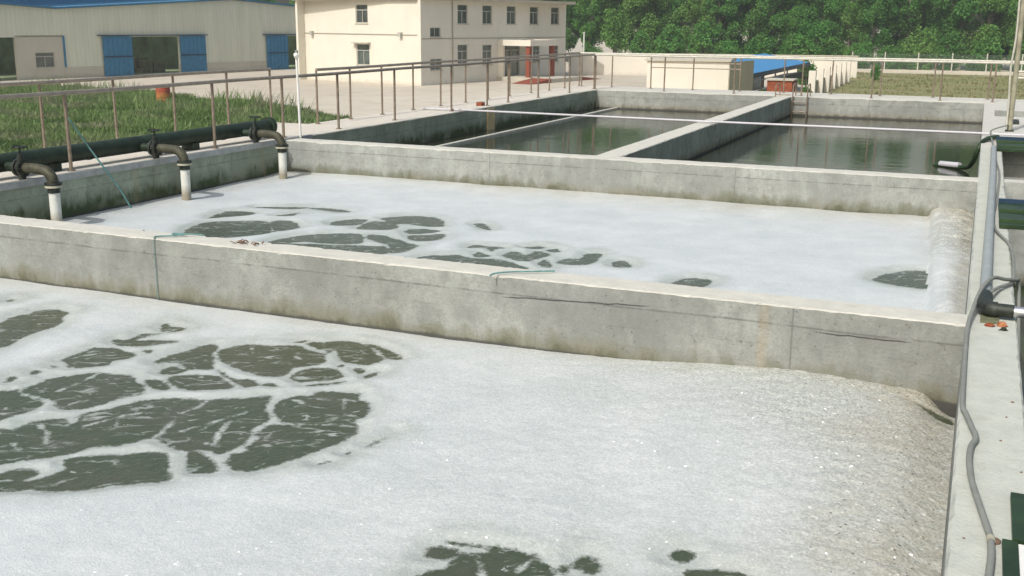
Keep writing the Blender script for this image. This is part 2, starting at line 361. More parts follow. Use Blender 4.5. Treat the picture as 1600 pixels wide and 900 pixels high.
# weeds in the left field, one object
def in_poly(x, y, P):
    c = np.zeros(len(x), bool); j = len(P)-1
    for i in range(len(P)):
        xi, yi = P[i]; xj, yj = P[j]
        c ^= ((yi > y) != (yj > y)) & (x < (xj-xi)*(y-yi)/(yj-yi+1e-12)+xi); j = i
    return c
def weeds(name, P, n, h0, h1, mat, label, clump=None, wid=.065):
    P = np.array(P); x0, y0 = P.min(0); x1, y1 = P.max(0)
    x = rng.uniform(x0, x1, n*3); y = rng.uniform(y0, y1, n*3)
    k = in_poly(x, y, P); x, y = x[k][:n], y[k][:n]
    dens = np.sin(x*.9+np.sin(y*.7)*2)+np.sin(y*1.3+x*.4)+rng.normal(0, .6, len(x))
    if clump is not None: kk = dens > clump; x, y, dens = x[kk], y[kk], dens[kk]
    k2 = ~((np.hypot(x+40.5, (y-45.2)) < 1.4)) if name == 'weeds' else np.ones(len(x), bool)
    x, y, dens = x[k2], y[k2], dens[k2]; n = len(x); h = rng.uniform(h0, h1, n)*(1+.28*np.clip(dens, -1, 2)); a = rng.uniform(0, 6.28, n); w = rng.uniform(.5, 1.3, n)*wid
    lx, ly = rng.normal(0, .42, n)*h, rng.normal(0, .42, n)*h
    z = np.full(n, ZG)
    dx, dy = np.cos(a)*w, np.sin(a)*w
    v = np.stack([np.stack([x-dx*.4, y-dy*.4, z], 1), np.stack([x+dx*.4, y+dy*.4, z], 1), np.stack([x+dx+lx*.6, y+dy+ly*.6, z+h*.6], 1), np.stack([x+lx, y+ly, z+h], 1)], 1).reshape(-1, 3)
    o = arr_mesh(name, v, np.arange(n*4).reshape(n, 4), mat)
    t = np.repeat(np.clip(rng.normal(.5, .30, n)+.2*dens, 0, 1), 4).astype(np.float32)
    o.data.attributes.new('tone', 'FLOAT', 'POINT').data.foreach_set('value', t)
    return tag(o, label, None, None, 'stuff')
weeds('weeds', [(-62, 25), (-62, 50.5), (-57.4, 51.3), (-46.7, 52.3), (-41, 50.0), (-39.8, 48.3), (-34.1, 46.3), (-30.4, 44.7), (-25.8, 41.7), (-20, 35.5), (-15, 26), (-13, 16)], 300000, .10, .34, M['grass'],
      'tall green weeds with seed heads filling the field beyond the left walkway')
weeds('tall_weeds', [(-62, 40), (-62, 49.5), (-57.4, 50.6), (-48, 51.8), (-43.5, 50.6), (-43.5, 44), (-38.2, 44), (-38.2, 47.6), (-34.1, 46.1), (-30.4, 44.6), (-26.5, 41.9), (-27, 39)], 9000, .35, .75, M['grass'], 'taller weed stalks along the far rim of the green field', .9, .035)
weeds('field_weeds', [(-9.4, 62), (8, 62), (12, 108), (-12, 108), (-10.2, 90)], 9000, .05, .16, M['drygrass'], 'low dry weeds and green tufts on the brown field', .35)

# ------------------------------------------------------------ rough concrete walls
def rough_wall(name, x0, x1, y0, y1, z1, mat, z0=ZG, amp=.006, seed=1, step=.06, parent=None, edge=(1, 1)):
    """box whose long top arrises are worn; long axis chosen automatically"""
    ax = 0 if (x1-x0) > (y1-y0) else 1
    L0, L1, W0, W1 = (x0, x1, y0, y1) if ax == 0 else (y0, y1, x0, x1)
    n = max(2, int((L1-L0)/step)); c = .006; r = random.Random(seed)
    prof = [(W0, z0), (W0, z1-.3), (W0, z1-c), (W0+c, z1), ((W0+W1)/2, z1), (W1-c, z1), (W1, z1-c), (W1, z1-.3), (W1, z0)]
    vs = []; fs = []; k = len(prof); ch = [0, 0]
    for i in range(n+1):
        t = L0+(L1-L0)*i/n
        for e in (0, 1):
            ch[e] = ch[e]*.55+r.gauss(0, 1)*amp*(1.5 if r.random() < .06 else .5)
        for j, (w, z) in enumerate(prof):
            a, b = w, z
            if j == 2: b -= abs(ch[0])*1.5*edge[0]
            if j == 3: a += abs(ch[0])*edge[0]+r.uniform(0, .004); b += r.uniform(-.001, .0008)
            if j == 4: b += r.uniform(-.0005, .0005)
            if j == 5: a -= abs(ch[1])*edge[1]+r.uniform(0, .004); b += r.uniform(-.001, .0008)
            if j == 6: b -= abs(ch[1])*1.5*edge[1]
            vs.append((t, a, b) if ax == 0 else (a, t, b))
        if i:
            for j in range(k-1): fs.append(((i-1)*k+j, (i-1)*k+j+1, i*k+j+1, i*k+j))
    fs += [tuple(range(k)), tuple(range(n*k, n*k+k))[::-1]]
    b = MB(); b.addf(vs, fs); o = b.build(name, mat, parent)
    if ax == 0: o.data.flip_normals()
    return o
FOOT = -.50
mA = concrete('concrete dividing wall', .345, FOOT, .25, -.125, (-5.79, -.92), 0, ((-1.09, .05, 1),), cracks=((-2.85, -1.8, -.02, .045), (-.80, -.22, -.145, .0)))
mB = concrete('concrete cross wall', .39, -.47, .45, -.13, (-5.86, -2.63), 0, streak=1.4)
mC = concrete('concrete far wall', .36, -.45, .0, -.16, (-8.3, -7.0, -5.0, -2.4), 0)
mL = concrete('concrete left wall', .38, -.47, 1.0, -.17, (7.4, 10.2, 11.7, 12.9, 16.4), 1, ((9.9, .06, 1), (10.6, .05, 1), (12.4, .05, 1)), tint=(.92, 1.03, .80), top=(.60, .57, .49))
mD = concrete('concrete divider', .36, -.45, .25, None, (), 1, tint=(.93, 1.02, .85))
mR = concrete('concrete right wall', .33, FOOT, .6, -.15, (6.6,), 1, top=(.50, .52, .46))
A = rough_wall('concrete_wall', XL-.01, XR+.01, YA0, YA1, -.003, mA, amp=.012, seed=3, step=.028, edge=(.25, 1.5))
tag(A, 'long grey concrete wall between the two foam covered tanks, with the orange rust streak', 'tank wall')
B = rough_wall('concrete_wall', XL-.01, XR+.01, YB0, YB1, -.004, mB, amp=.008, seed=5, step=.05, edge=(.5, 1.2))
tag(B, 'grey concrete cross wall between the farther foam tank and the clear water basins', 'tank wall')
Dv = rough_wall('concrete_wall', -4.52, -4.19, YB1-.01, YC+.01, -.008, mD, amp=.008, seed=8, step=.12)
tag(Dv, 'concrete divider running away between the two clear water basins', 'tank wall')
Rw = rough_wall('concrete_wall', XR, .31, .2, 16.5, 0, mR, amp=.006, seed=9)
tag(Rw, 'white topped concrete wall at the right edge carrying the ribbed hose', 'tank wall')
# left wall + walkways
Lw = rough_wall('concrete_wall', XL-.30, XL, 2.0, 28.3, 0, mL, amp=.004, seed=12, step=.1)
tag(Lw, 'shaded mossy left side wall of the tanks under the black pipe', 'tank wall')
mW = concrete('walkway slab', .45, None, 0, None, (), 1, top=(.62, .58, .50))
wk = MB(); wk.box(-10.98, XL-.30, 2.0, 15.17, ZG, -.004); wk.box(-10.17, XL-.30, 15.17, 28.3, ZG, -.0045)
wk = wk.build('walkway', mW); tag(wk, 'pale concrete walkway along the left side of the tanks', 'walkway')
kb = MB().box(XL-.03, XL+.022, 2.0, 13.6, -.055, .016).build('edge_strip', plain('grey edge strip', (.36, .37, .36), .8, 0, .2, 9), Lw)
Cw = rough_wall('concrete_wall', XL-.01, 3.0, YC, YC+.9, -.002, mC, amp=.005, seed=14, step=.15)
tag(Cw, 'far end wall of the clear water basins with its walkway top', 'tank wall')
wk2 = MB().box(XL-.30+.3, 3.0, YC+.9, 28.3, ZG, -.004).build('walkway', concrete('far walkway', .45, None, top=(.57, .56, .50))); tag(wk2, 'far concrete walkway crossing behind the clear water basins', 'walkway')
# pump platform and basins to the right
mP = concrete('platform', .42, -1.15, .3, -.2, (), 0, top=(.55, .545, .49))
pf = MB(); pf.box(XR, 3.0, 16.5, 22.7, ZG, -.003); pf.box(XR, .24, 22.7, 24.3, ZG, -.003); pf.box(.24, 3.0, 22.7, 24.3, ZG, -.5); pf.box(XR, 3.0, 24.3, YC, ZG, -.003)
pf = pf.build('platform', mP); tag(pf, 'concrete platform right of the clear basins around the tall pole', 'platform')
sw = MB().box(.31, 3.0, 13.0, 13.25, ZG, -.006).build('concrete_wall', mP); tag(sw, 'short cross wall in the small basins at the right edge, between two green covers', 'tank wall')
sw2 = MB().box(3.0, 3.3, .2, 28.3, ZG, 0).build('concrete_wall', mP); tag(sw2, 'outer wall of the small basins past the right edge', 'tank wall')

# ------------------------------------------------------------ clear water and foam
wt = MB(); zs = -.455
wt.addf([(XL, YB1, zs), (-4.52, YB1, zs), (-4.52, YC, zs), (XL, YC, zs)], [(0, 1, 2, 3)])
wt.addf([(-4.19, YB1, zs), (XR, YB1, zs), (XR, YC, zs), (-4.19, YC, zs)], [(0, 1, 2, 3)])
tag(wt.build('water', M['water']), 'dark still water in the two clear basins', None, None, 'structure')
wt = MB(); wt.addf([(.31, .2, -1.15), (3, .2, -1.15), (3, 13, -1.15), (.31, 13, -1.15)], [(0, 1, 2, 3)]); wt.addf([(.31, 13.25, -.8), (3, 13.25, -.8), (3, 16.5, -.8), (.31, 16.5, -.8)], [(0, 1, 2, 3)])
gw = plain('green basin water', (.018, .04, .012), .15, 0, .3, 3, .5)
tag(wt.build('water', gw), 'dark green water low in the small right basins', None, None, 'structure')
wt = MB(); wt.addf([(.24, 22.7, -.49), (3, 22.7, -.49), (3, 24.3, -.49), (.24, 24.3, -.49)], [(0, 1, 2, 3)]); tag(wt.build('water', gw), 'dark water in the slot of the far right platform', None, None, 'structure')
CELLS_NEAR = [[(-6.44,5.47),(-6.417,5.52),(-6.453,5.624),(-6.466,5.72),(-6.435,5.797),(-6.446,5.864),(-6.387,5.961),(-6.267,5.961),(-6.16,5.926),(-6.123,5.818),(-6.017,5.707),(-5.975,5.609),(-5.984,5.472),(-5.967,5.315),(-5.931,5.225),(-5.888,5.107),(-5.918,5.069),(-5.946,5.029)],[(-6.896,5.99),(-6.895,6.046),(-6.845,6.046),(-6.839,5.989)],[(-5.285,5.912),(-5.313,6.008),(-5.231,5.968),(-5.099,5.96),(-5.106,5.862),(-5.199,5.819)],[(-5.322,5.473),(-5.355,5.546),(-5.294,5.556),(-5.279,5.617),(-5.281,5.725),(-5.167,5.797),(-5.218,5.627),(-5.201,5.582),(-5.097,5.648),(-5.031,5.678),(-4.925,5.675),(-4.975,5.599),(-5.064,5.506),(-5.226,5.431)],[(-5.34,5.019),(-5.346,5.127),(-5.341,5.31),(-5.233,5.377),(-5.118,5.363),(-4.986,5.342),(-4.954,5.245),(-5.008,5.172),(-4.989,5.058),(-5.105,4.95),(-5.189,4.935),(-5.277,5.001)],[(-4.992,5.405),(-4.985,5.442),(-4.932,5.433),(-4.927,5.376)],[(-5.316,4.907),(-5.288,4.935),(-5.242,4.917),(-5.261,4.887)],[(-5.314,4.533),(-5.359,4.624),(-5.332,4.65),(-5.266,4.569)],[(-5.303,4.735),(-5.325,4.798),(-5.256,4.786),(-5.263,4.739)],[(-5.09,4.475),(-5.116,4.57),(-5.11,4.739),(-5.011,4.855),(-4.951,4.927),(-4.835,4.951),(-4.72,4.975),(-4.602,4.902),(-4.45,4.822),(-4.404,4.715),(-4.451,4.591),(-4.489,4.475),(-4.529,4.384),(-4.607,4.344),(-4.682,4.35),(-4.773,4.419),(-4.872,4.436),(-4.994,4.444)],[(-5.194,4.377),(-5.162,4.444),(-5.125,4.488),(-5.022,4.431),(-4.835,4.39),(-4.789,4.337),(-4.762,4.254),(-4.79,4.159),(-4.803,4.062),(-4.819,4.032)],[(-4.63,3.906),(-4.63,3.957),(-4.639,4.09),(-4.603,4.15),(-4.504,4.25),(-4.449,4.209),(-4.474,4.319),(-4.408,4.441),(-4.331,4.618),(-4.193,4.742),(-4.037,4.79),(-3.925,4.853),(-3.814,4.917),(-3.725,5.019),(-3.667,5.009),(-3.584,4.83),(-3.475,4.72),(-3.457,4.641),(-3.464,4.552),(-3.391,4.39),(-3.381,4.248),(-3.407,4.162),(-3.469,4.189),(-3.525,4.183),(-3.598,4.121),(-3.773,4.167),(-3.853,4.2),(-3.912,4.103),(-3.948,4.048),(-4.016,4.007),(-4.072,3.944),(-4.083,3.863),(-4.136,3.784),(-4.186,3.734),(-4.252,3.686),(-4.302,3.61),(-4.32,3.549),(-4.631,3.825)],[(-4.247,3.521),(-4.231,3.546),(-4.177,3.633),(-4.117,3.642),(-4.038,3.607),(-4.04,3.529),(-4.049,3.474),(-4.099,3.426),(-4.139,3.425)],[(-4.071,3.791),(-4.037,3.863),(-3.983,3.897),(-3.904,3.952),(-3.849,3.968),(-3.825,3.988),(-3.74,4.056),(-3.697,4.056),(-3.607,4.03),(-3.443,3.842),(-3.432,3.796),(-3.502,3.739),(-3.595,3.663),(-3.658,3.601),(-3.771,3.509),(-3.9,3.459),(-4.008,3.459),(-4.045,3.471),(-4.012,3.567),(-3.981,3.668),(-4.01,3.727)],[(-3.558,4.093),(-3.559,4.149),(-3.497,4.158),(-3.383,4.09),(-3.278,3.996),(-3.319,3.952),(-3.393,3.927),(-3.489,4.015)],[(-3.288,4.084),(-3.332,4.142),(-3.349,4.201),(-3.299,4.265),(-3.329,4.306),(-3.348,4.411),(-3.405,4.472),(-3.434,4.579),(-3.395,4.643),(-3.286,4.678),(-3.175,4.728),(-3.109,4.774),(-3.013,4.849),(-2.96,4.78),(-2.924,4.721),(-2.913,4.609),(-2.96,4.433),(-3.02,4.271),(-3.077,4.116),(-3.158,4.046),(-3.228,4.035)],[(-3.597,4.929),(-3.565,5.05),(-3.485,5.123),(-3.472,5.183),(-3.385,5.249),(-3.244,5.27),(-3.183,5.19),(-3.077,5.116),(-3.003,4.95),(-3.027,4.891),(-3.015,4.833),(-3.165,4.749),(-3.284,4.71),(-3.384,4.68),(-3.516,4.797)],[(-2.829,4.437),(-2.797,4.493),(-2.797,4.439)],[(-2.786,4.587),(-2.75,4.697),(-2.734,4.808),(-2.749,4.598),(-2.777,4.571)],[(-2.879,4.275),(-2.839,4.314),(-2.86,4.278)],[(-4.773,5.259),(-4.773,5.385),(-4.701,5.708),(-4.607,5.683),(-4.526,5.543),(-4.375,5.36),(-4.332,5.28),(-4.473,5.214),(-4.609,5.293),(-4.701,5.218)],[(-4.495,5.557),(-4.538,5.669),(-4.462,5.819),(-4.341,5.852),(-4.2,5.917),(-4.08,5.95),(-4.001,5.896),(-3.861,5.851),(-3.766,5.724),(-3.776,5.637),(-3.857,5.519),(-3.826,5.357),(-3.925,5.311),(-4.097,5.329),(-4.277,5.385),(-4.4,5.473)],[(-3.806,5.385),(-3.816,5.498),(-3.745,5.59),(-3.624,5.606),(-3.497,5.528),(-3.51,5.427),(-3.59,5.353),(-3.708,5.299),(-3.776,5.323)],[(-3.611,5.269),(-3.448,5.429),(-3.435,5.387),(-3.548,5.288)],[(-3.995,6.059),(-3.953,6.149),(-3.82,6.187),(-3.668,6.119),(-3.543,5.998),(-3.431,5.921),(-3.468,5.78),(-3.58,5.748),(-3.713,5.812),(-3.83,5.953),(-3.861,5.894)],[(-4.216,6.003),(-4.147,6.072),(-4.16,6.005)],[(-4.099,6.01),(-4.017,6.071),(-3.916,5.936),(-4.003,5.94)],[(-3.732,6.181),(-3.635,6.157),(-3.497,6.108),(-3.346,5.981),(-3.43,5.943),(-3.572,6.073)],[(-3.512,5.658),(-3.481,5.692),(-3.412,5.653),(-3.439,5.601)],[(-3.643,5.678),(-3.613,5.704),(-3.609,5.666)],[(-3.36,5.534),(-3.374,5.643),(-3.333,5.681),(-3.318,5.591)],[(-4.574,5.07),(-4.6,5.216),(-4.483,5.21),(-4.451,5.205),(-4.482,5.093)],[(-4.449,5.013),(-4.451,5.088),(-4.34,5.17),(-4.202,5.184),(-3.998,5.073),(-4.03,4.98),(-4.167,4.907),(-4.346,4.931)],[(-4.57,4.939),(-4.523,4.979),(-4.392,4.947),(-4.315,4.856),(-4.387,4.823),(-4.502,4.878)],[(-4.485,4.813),(-4.434,4.801),(-4.408,4.726)],[(-4.28,5.284),(-4.143,5.211),(-4.052,5.196),(-3.952,5.205),(-3.873,5.167),(-3.911,5.078),(-4.019,5.118),(-4.173,5.197)],[(-3.869,5.162),(-3.831,5.216),(-3.758,5.177),(-3.834,5.149)],[(-1.957,3.664),(-1.938,3.729),(-1.841,3.747),(-1.822,3.678),(-1.858,3.632),(-1.931,3.629)],[(-1.895,3.78),(-1.77,3.817),(-1.63,3.836),(-1.507,3.82),(-1.485,3.8),(-1.592,3.782),(-1.725,3.784)],[(-1.816,3.666),(-1.768,3.749),(-1.621,3.815),(-1.468,3.792),(-1.384,3.685),(-1.332,3.518),(-1.412,3.33),(-1.638,3.304),(-1.826,3.376),(-1.897,3.482),(-1.822,3.589)],[(-1.369,3.867),(-1.317,3.921),(-1.238,3.851),(-1.228,3.783),(-1.289,3.761),(-1.345,3.803)],[(-1.394,3.766),(-1.369,3.792),(-1.339,3.748),(-1.36,3.73)],[(-1.015,4.041),(-0.981,4.096),(-0.907,4.074),(-0.917,4.004),(-0.982,3.996)],[(-0.916,3.923),(-0.835,3.994),(-0.706,4.003),(-0.591,3.93),(-0.619,3.76),(-0.865,3.753)]]
#EXTRA
CELLS_NEAR += [[(-6.171, 5.436), (-6.159, 5.291), (-6.372, 5.122), (-6.648, 4.986), (-6.921, 4.962), (-6.983, 5.089), (-6.946, 5.228), (-6.844, 5.413), (-6.539, 5.498), (-6.3, 5.515)], [(-4.906, 4.331), (-4.993, 4.215), (-5.115, 4.098), (-5.327, 4.023), (-5.515, 3.987), (-5.557, 4.053), (-5.575, 4.128), (-5.439, 4.248), (-5.224, 4.325), (-5.029, 4.364)], [(-4.286, 3.916), (-4.445, 3.733), (-4.596, 3.547), (-4.958, 3.404), (-5.233, 3.386), (-5.327, 3.472), (-5.416, 3.585), (-5.111, 3.78), (-4.768, 3.945), (-4.421, 4.011)], [(-3.949, 3.521), (-3.975, 3.419), (-4.211, 3.285), (-4.459, 3.162), (-4.662, 3.138), (-4.83, 3.145), (-4.769, 3.261), (-4.521, 3.389), (-4.308, 3.481), (-4.11, 3.525)], [(-6.895, 4.303), (-6.963, 4.153), (-7.077, 4.018), (-7.274, 3.955), (-7.457, 3.939), (-7.549, 4.023), (-7.531, 4.147), (-7.423, 4.281), (-7.227, 4.365), (-7.018, 4.389)], [(-5.327, 3.751), (-5.331, 3.595), (-5.554, 3.409), (-5.862, 3.268), (-6.121, 3.269), (-6.187, 3.383), (-6.25, 3.508), (-6.044, 3.697), (-5.73, 3.827), (-5.48, 3.824)]]
#PIT
CELLS_NEAR.append([(-0.193, 6.325), (-0.088, 6.293), (0.032, 6.246), (0.025, 6.166), (-0.059, 6.183)])
CELLS_MID = [[(-7.301,8.622),(-7.507,8.887),(-7.612,9.291),(-7.454,9.463),(-7.146,9.654),(-6.976,9.601),(-6.716,9.271),(-6.622,9.07),(-6.779,8.814),(-6.927,8.685)],[(-7.003,9.656),(-6.873,9.787),(-6.671,9.682),(-6.519,9.494),(-6.529,9.362),(-6.613,9.196),(-6.774,9.37)],[(-7.746,9.543),(-7.837,9.995),(-7.495,10.057),(-7.455,9.856),(-7.63,9.656)],[(-7.674,10.322),(-7.631,10.438),(-7.16,10.607),(-7.263,10.431)],[(-7.144,10.583),(-6.871,10.67),(-6.553,10.595),(-6.703,10.491)],[(-7.161,9.971),(-7.04,10.265),(-7.001,10.049)],[(-6.363,9.832),(-6.383,9.985),(-6.272,10.178),(-6.108,10.202),(-6.041,9.922),(-6.209,9.748)],[(-5.978,9.756),(-6.03,10.157),(-5.893,10.224),(-6.033,10.379),(-5.815,10.63),(-5.473,10.653),(-5.182,10.274),(-5.29,10.155),(-5.614,10.17),(-5.674,10.101),(-5.578,9.951),(-5.634,9.771),(-5.853,9.69)],[(-5.402,9.783),(-5.408,9.969),(-5.09,9.997),(-5.155,9.804),(-5.312,9.704)],[(-5.278,9.599),(-5.119,9.736),(-4.967,9.846),(-4.887,9.553),(-5.065,9.376)],[(-6.361,8.673),(-6.309,9.042),(-6.132,9.283),(-5.775,9.48),(-5.573,9.222),(-5.504,9.03),(-5.769,8.903),(-6.054,8.877),(-6.173,8.708)],[(-6.331,8.665),(-6.038,8.784),(-5.765,8.861),(-5.267,9.013),(-5.159,8.979),(-5.028,8.749),(-5.233,8.581),(-5.747,8.487)],[(-5.673,9.468),(-5.48,9.502),(-5.043,9.252),(-4.926,9.199),(-4.919,8.863),(-5.039,8.806),(-5.231,9.106),(-5.519,9.249)],[(-4.937,10.459),(-4.864,10.562),(-4.64,10.278),(-4.726,10.262)],[(-4.685,8.714),(-4.424,8.958),(-4.34,8.958),(-4.173,8.919),(-3.984,8.971),(-3.769,8.882),(-3.574,8.717),(-3.375,8.601),(-3.653,8.4),(-4.298,8.445)],[(-4.467,9.311),(-4.471,9.483),(-4.325,9.466),(-4.11,9.483),(-4.191,9.359),(-4.172,9.242),(-4.306,9.388)],[(-4.245,9.003),(-4.282,9.189),(-4.11,9.068),(-4.174,8.958)],[(-4.016,9.153),(-4.007,9.363),(-3.811,9.251),(-3.813,9.456),(-3.674,9.439),(-3.607,9.309),(-3.662,9.085),(-3.689,8.996),(-3.836,9.002)],[(-3.975,9.565),(-3.866,9.669),(-3.763,9.666),(-3.819,9.554)],[(-3.716,9.544),(-3.651,9.635),(-3.57,9.531),(-3.652,9.466)],[(-3.597,9.002),(-3.569,9.13),(-3.404,8.871),(-3.482,8.833)],[(-3.4,9.02),(-3.434,9.234),(-3.311,9.331),(-3.309,9.549),(-3.185,9.608),(-3.135,9.415),(-3.151,9.102)],[(-2.957,9.231),(-2.956,9.346),(-2.876,9.384),(-2.742,9.172),(-2.892,9.1)],[(-2.274,8.686),(-2.182,8.977),(-1.99,8.968),(-1.975,8.732),(-2.173,8.619)],[(-0.723,9.618),(-0.553,10.011),(-0.276,10.142),(-0.246,9.501),(-0.454,9.45),(-0.573,9.49)]]
VEINS = [(0.004,[(-4.919,4.915),(-4.889,4.731),(-4.892,4.556)]),(0.018,[(-3.846,4.192),(-3.889,4.316),(-3.94,4.464)]),(0.009,[(-3.795,4.359),(-3.76,4.448),(-3.715,4.555),(-3.652,4.73)]),(0.011,[(-4.321,4.182),(-4.291,4.292),(-4.234,4.429),(-4.126,4.513)]),(0.014,[(-3.979,4.58),(-3.952,4.685),(-3.975,4.782)]),(0.011,[(-4.55,4.098),(-4.413,4.025),(-4.323,3.916),(-4.312,3.97)]),(0.021,[(-4.474,3.847),(-4.38,3.794)]),(0.032,[(-3.561,4.263),(-3.478,4.252)]),(0.014,[(-3.521,4.281),(-3.607,4.444),(-3.651,4.585)]),(0.014,[(-4.402,4.103),(-4.434,4.227),(-4.464,4.29)]),(0.008,[(-4.52,5.589),(-4.431,5.458),(-4.273,5.327),(-4.116,5.281),(-3.914,5.26),(-3.776,5.286)]),(0.01,[(-3.735,5.739),(-3.84,5.948)]),(0.005,[(-4.689,5.236),(-4.649,5.358)]),(0.003,[(-4.379,5.766),(-4.284,5.655),(-4.255,5.712)]),(0.003,[(-4.018,5.735),(-3.922,5.694)]),(0.004,[(-6.36,5.77),(-6.272,5.811),(-6.201,5.844)]),(0.005,[(-6.302,5.654),(-6.238,5.704),(-6.091,5.575)]),(0.004,[(-5.298,5.101),(-5.258,5.2),(-5.193,5.262)]),(0.003,[(-6.062,5.199),(-5.997,5.23),(-5.953,5.268)]),(0.006,[(-3.634,5.018),(-3.598,4.894),(-3.553,4.813),(-3.403,4.671)]),(0.006,[(-3.271,5.149),(-3.13,4.941),(-3.05,4.928)]),(0.007,[(-3.208,4.598),(-3.135,4.631),(-3.082,4.694)]),(0.005,[(-3.399,5.09),(-3.253,5.14),(-3.195,5.148)]),(0.005,[(-3.231,4.703),(-3.102,4.762),(-2.967,4.792)]),(0.004,[(-3.537,5.027),(-3.451,4.996)]),(0.009,[(-1.756,3.724),(-1.691,3.662),(-1.646,3.567)]),(0.009,[(-1.532,3.675),(-1.528,3.765)])]

def crom(P, k=4):
    P = np.array(P); n = len(P); out = []
    if n < 5: k = 5
    for i in range(n):
        a, b, c, e = P[i-1], P[i], P[(i+1) % n], P[(i+2) % n]
        for j in range(k):
            t = j/k; out.append(.5*((2*b)+(c-a)*t+(2*a-5*b+4*c-e)*t*t+(3*b-a-3*c+e)*t**3)*1.)
    return np.array(out)
def seg_dist(x, y, P, closed):
    d = np.full(x.shape, 9.); n = len(P)
    for i in range(n if closed else n-1):
        a, b = P[i], P[(i+1) % n]; vx, vy = b[0]-a[0], b[1]-a[1]; L = vx*vx+vy*vy+1e-12
        t = np.clip(((x-a[0])*vx+(y-a[1])*vy)/L, 0, 1); d = np.minimum(d, np.hypot(x-a[0]-t*vx, y-a[1]-t*vy))
    return d
def field(X, Y, cells, veins=()):
    D = np.full(X.shape, .6)
    for Pc in cells:
        P = crom(Pc); lo, hi = P.min(0)-.6, P.max(0)+.6
        i0, i1 = np.searchsorted(X[0], [lo[0], hi[0]]); j0, j1 = np.searchsorted(Y[:, 0], [lo[1], hi[1]])
        if i1 <= i0 or j1 <= j0: continue
        xs, ys = X[j0:j1, i0:i1], Y[j0:j1, i0:i1]; d = seg_dist(xs, ys, P, True)
        ins = in_poly(xs.ravel(), ys.ravel(), P).reshape(xs.shape); d = np.where(ins, -d, d)
        D[j0:j1, i0:i1] = np.minimum(D[j0:j1, i0:i1], d)
    for w, Pv in veins:
        P = np.array(Pv); lo, hi = P.min(0)-.3, P.max(0)+.3
        i0, i1 = np.searchsorted(X[0], [lo[0], hi[0]]); j0, j1 = np.searchsorted(Y[:, 0], [lo[1], hi[1]])
        if i1 <= i0 or j1 <= j0: continue
        xs, ys = X[j0:j1, i0:i1], Y[j0:j1, i0:i1]; d = w*.5-seg_dist(xs, ys, P, False)
        D[j0:j1, i0:i1] = np.maximum(D[j0:j1, i0:i1], d)
    return D
def fbm(X, Y, f, seed, o=5):
    r = np.random.default_rng(seed); Z = np.zeros(X.shape); a = 1.; tot = 0
    for _ in range(o):
        for _k in range(4):
            th = r.uniform(0, 6.28); ph = r.uniform(0, 6.28); ff = f*r.uniform(.7, 1.4); Z += a*np.sin((X*math.cos(th)+Y*math.sin(th))*ff+ph+1.3*np.sin((X*math.sin(th)-Y*math.cos(th))*ff*.6+ph*2))
        tot += a*2; a *= .55; f *= 2.1
    return Z/tot
def sstep(v, a, b):
    t = np.clip((v-a)/(b-a), 0, 1); return t*t*(3-2*t)
def foam_tank(name, x0, x1, y0, y1, step, zfun, cells, veins, cfun, sfun, mat, label):
    nx, ny = int((x1-x0)/step)+1, int((y1-y0)/step)+1
    X, Y = np.meshgrid(np.linspace(x0, x1, nx), np.linspace(y0, y1, ny))
    D = field(X, Y, cells, veins)
    if veins == (): D = np.where(X > -.225-.048*(Y-8.7), .5, D)
    co = np.clip(cfun(X, Y), 0, 1); st = np.clip(sfun(X, Y), 0, 1)
    thick = sstep(D, 0, .10)
    Z = zfun(X, Y)+thick*.018+np.where(D > 0, 1, 0)*(fbm(X, Y, 5, 3)*.004+co*fbm(X, Y, 42, 5, 2)*.004+fbm(X, Y, 1.6, 8, 2)*.008)*thick
    v = np.stack([X, Y, Z], -1).reshape(-1, 3); i = np.arange(nx*ny).reshape(ny, nx)
    f = np.stack([i[:-1, :-1], i[:-1, 1:], i[1:, 1:], i[1:, :-1]], -1).reshape(-1, 4)
    o = arr_mesh(name, v, f, mat, smooth=True)
    for nm, A_ in (('open_dist', D), ('coarse', co), ('stain', st)):
        o.data.attributes.new(nm, 'FLOAT', 'POINT').data.foreach_set('value', A_.ravel().astype(np.float32))
    return tag(o, label, None, None, 'stuff')
def z_near(X, Y):
    z = np.full(X.shape, -.51)
    z += .075*np.exp(-((X+1.15)/.75)**2-((Y-6.3)/1.3)**2)          # heap against the wall
    z += .05*sstep(X, -1.5, -.4)*sstep(Y, 3, 5.5)
    z -= .10*np.exp(-((X-.04)/.11)**2-((Y-6.48)/.12)**2)           # pit in the corner
    z -= .05*sstep(X, -.22, .04)
    return z
def c_near(X, Y): return .18+.25*sstep(X+.6*fbm(X, Y, .9, 31, 3), -4.2, -1.5)+sstep(X+.50*(Y-6.48)+.35*fbm(X, Y, 2.4, 4, 3), -2.3, -.35)*.8*sstep(Y, 3.9, 5.6)+sstep(X+.15*fbm(X, Y, 6, 9, 3), -.75, -.12)*.9
def s_near(X, Y): return sstep(X+.25*fbm(X, Y, 4, 14, 4), -.85, .04)*.75+.32*sstep(Y+.2*fbm(X, Y, 5, 15, 4), 6.2, 6.5)+np.exp(-((X-.04)/.15)**2-((Y-6.48)/.14)**2)
foam_tank('foam', XL, XR, .3, YA0, .018, z_near, CELLS_NEAR, VEINS, c_near, s_near, foam_mat('foam near', (.86, .51)), 'white foam with dark green openings covering the nearest tank')
def z_mid(X, Y):
    z = np.full(X.shape, -.485)
    xb = -.215-.048*(Y-8.7)+.01*fbm(X, Y, 7, 2, 3)
    tr = sstep(X-xb, -.012, .035)
    z += tr*.105*(.55+.45*sstep(X-xb, 0, .12))*(1-.25*sstep(X, -.08, .04))*(1+.25*fbm(X, Y, 3, 41, 3))
    z += tr*(.006+.012*sstep(Y, 10, 12))*fbm(X, Y, 18, 6, 4)
    z += .03*sstep(Y, 12.3, 12.9)
    return z
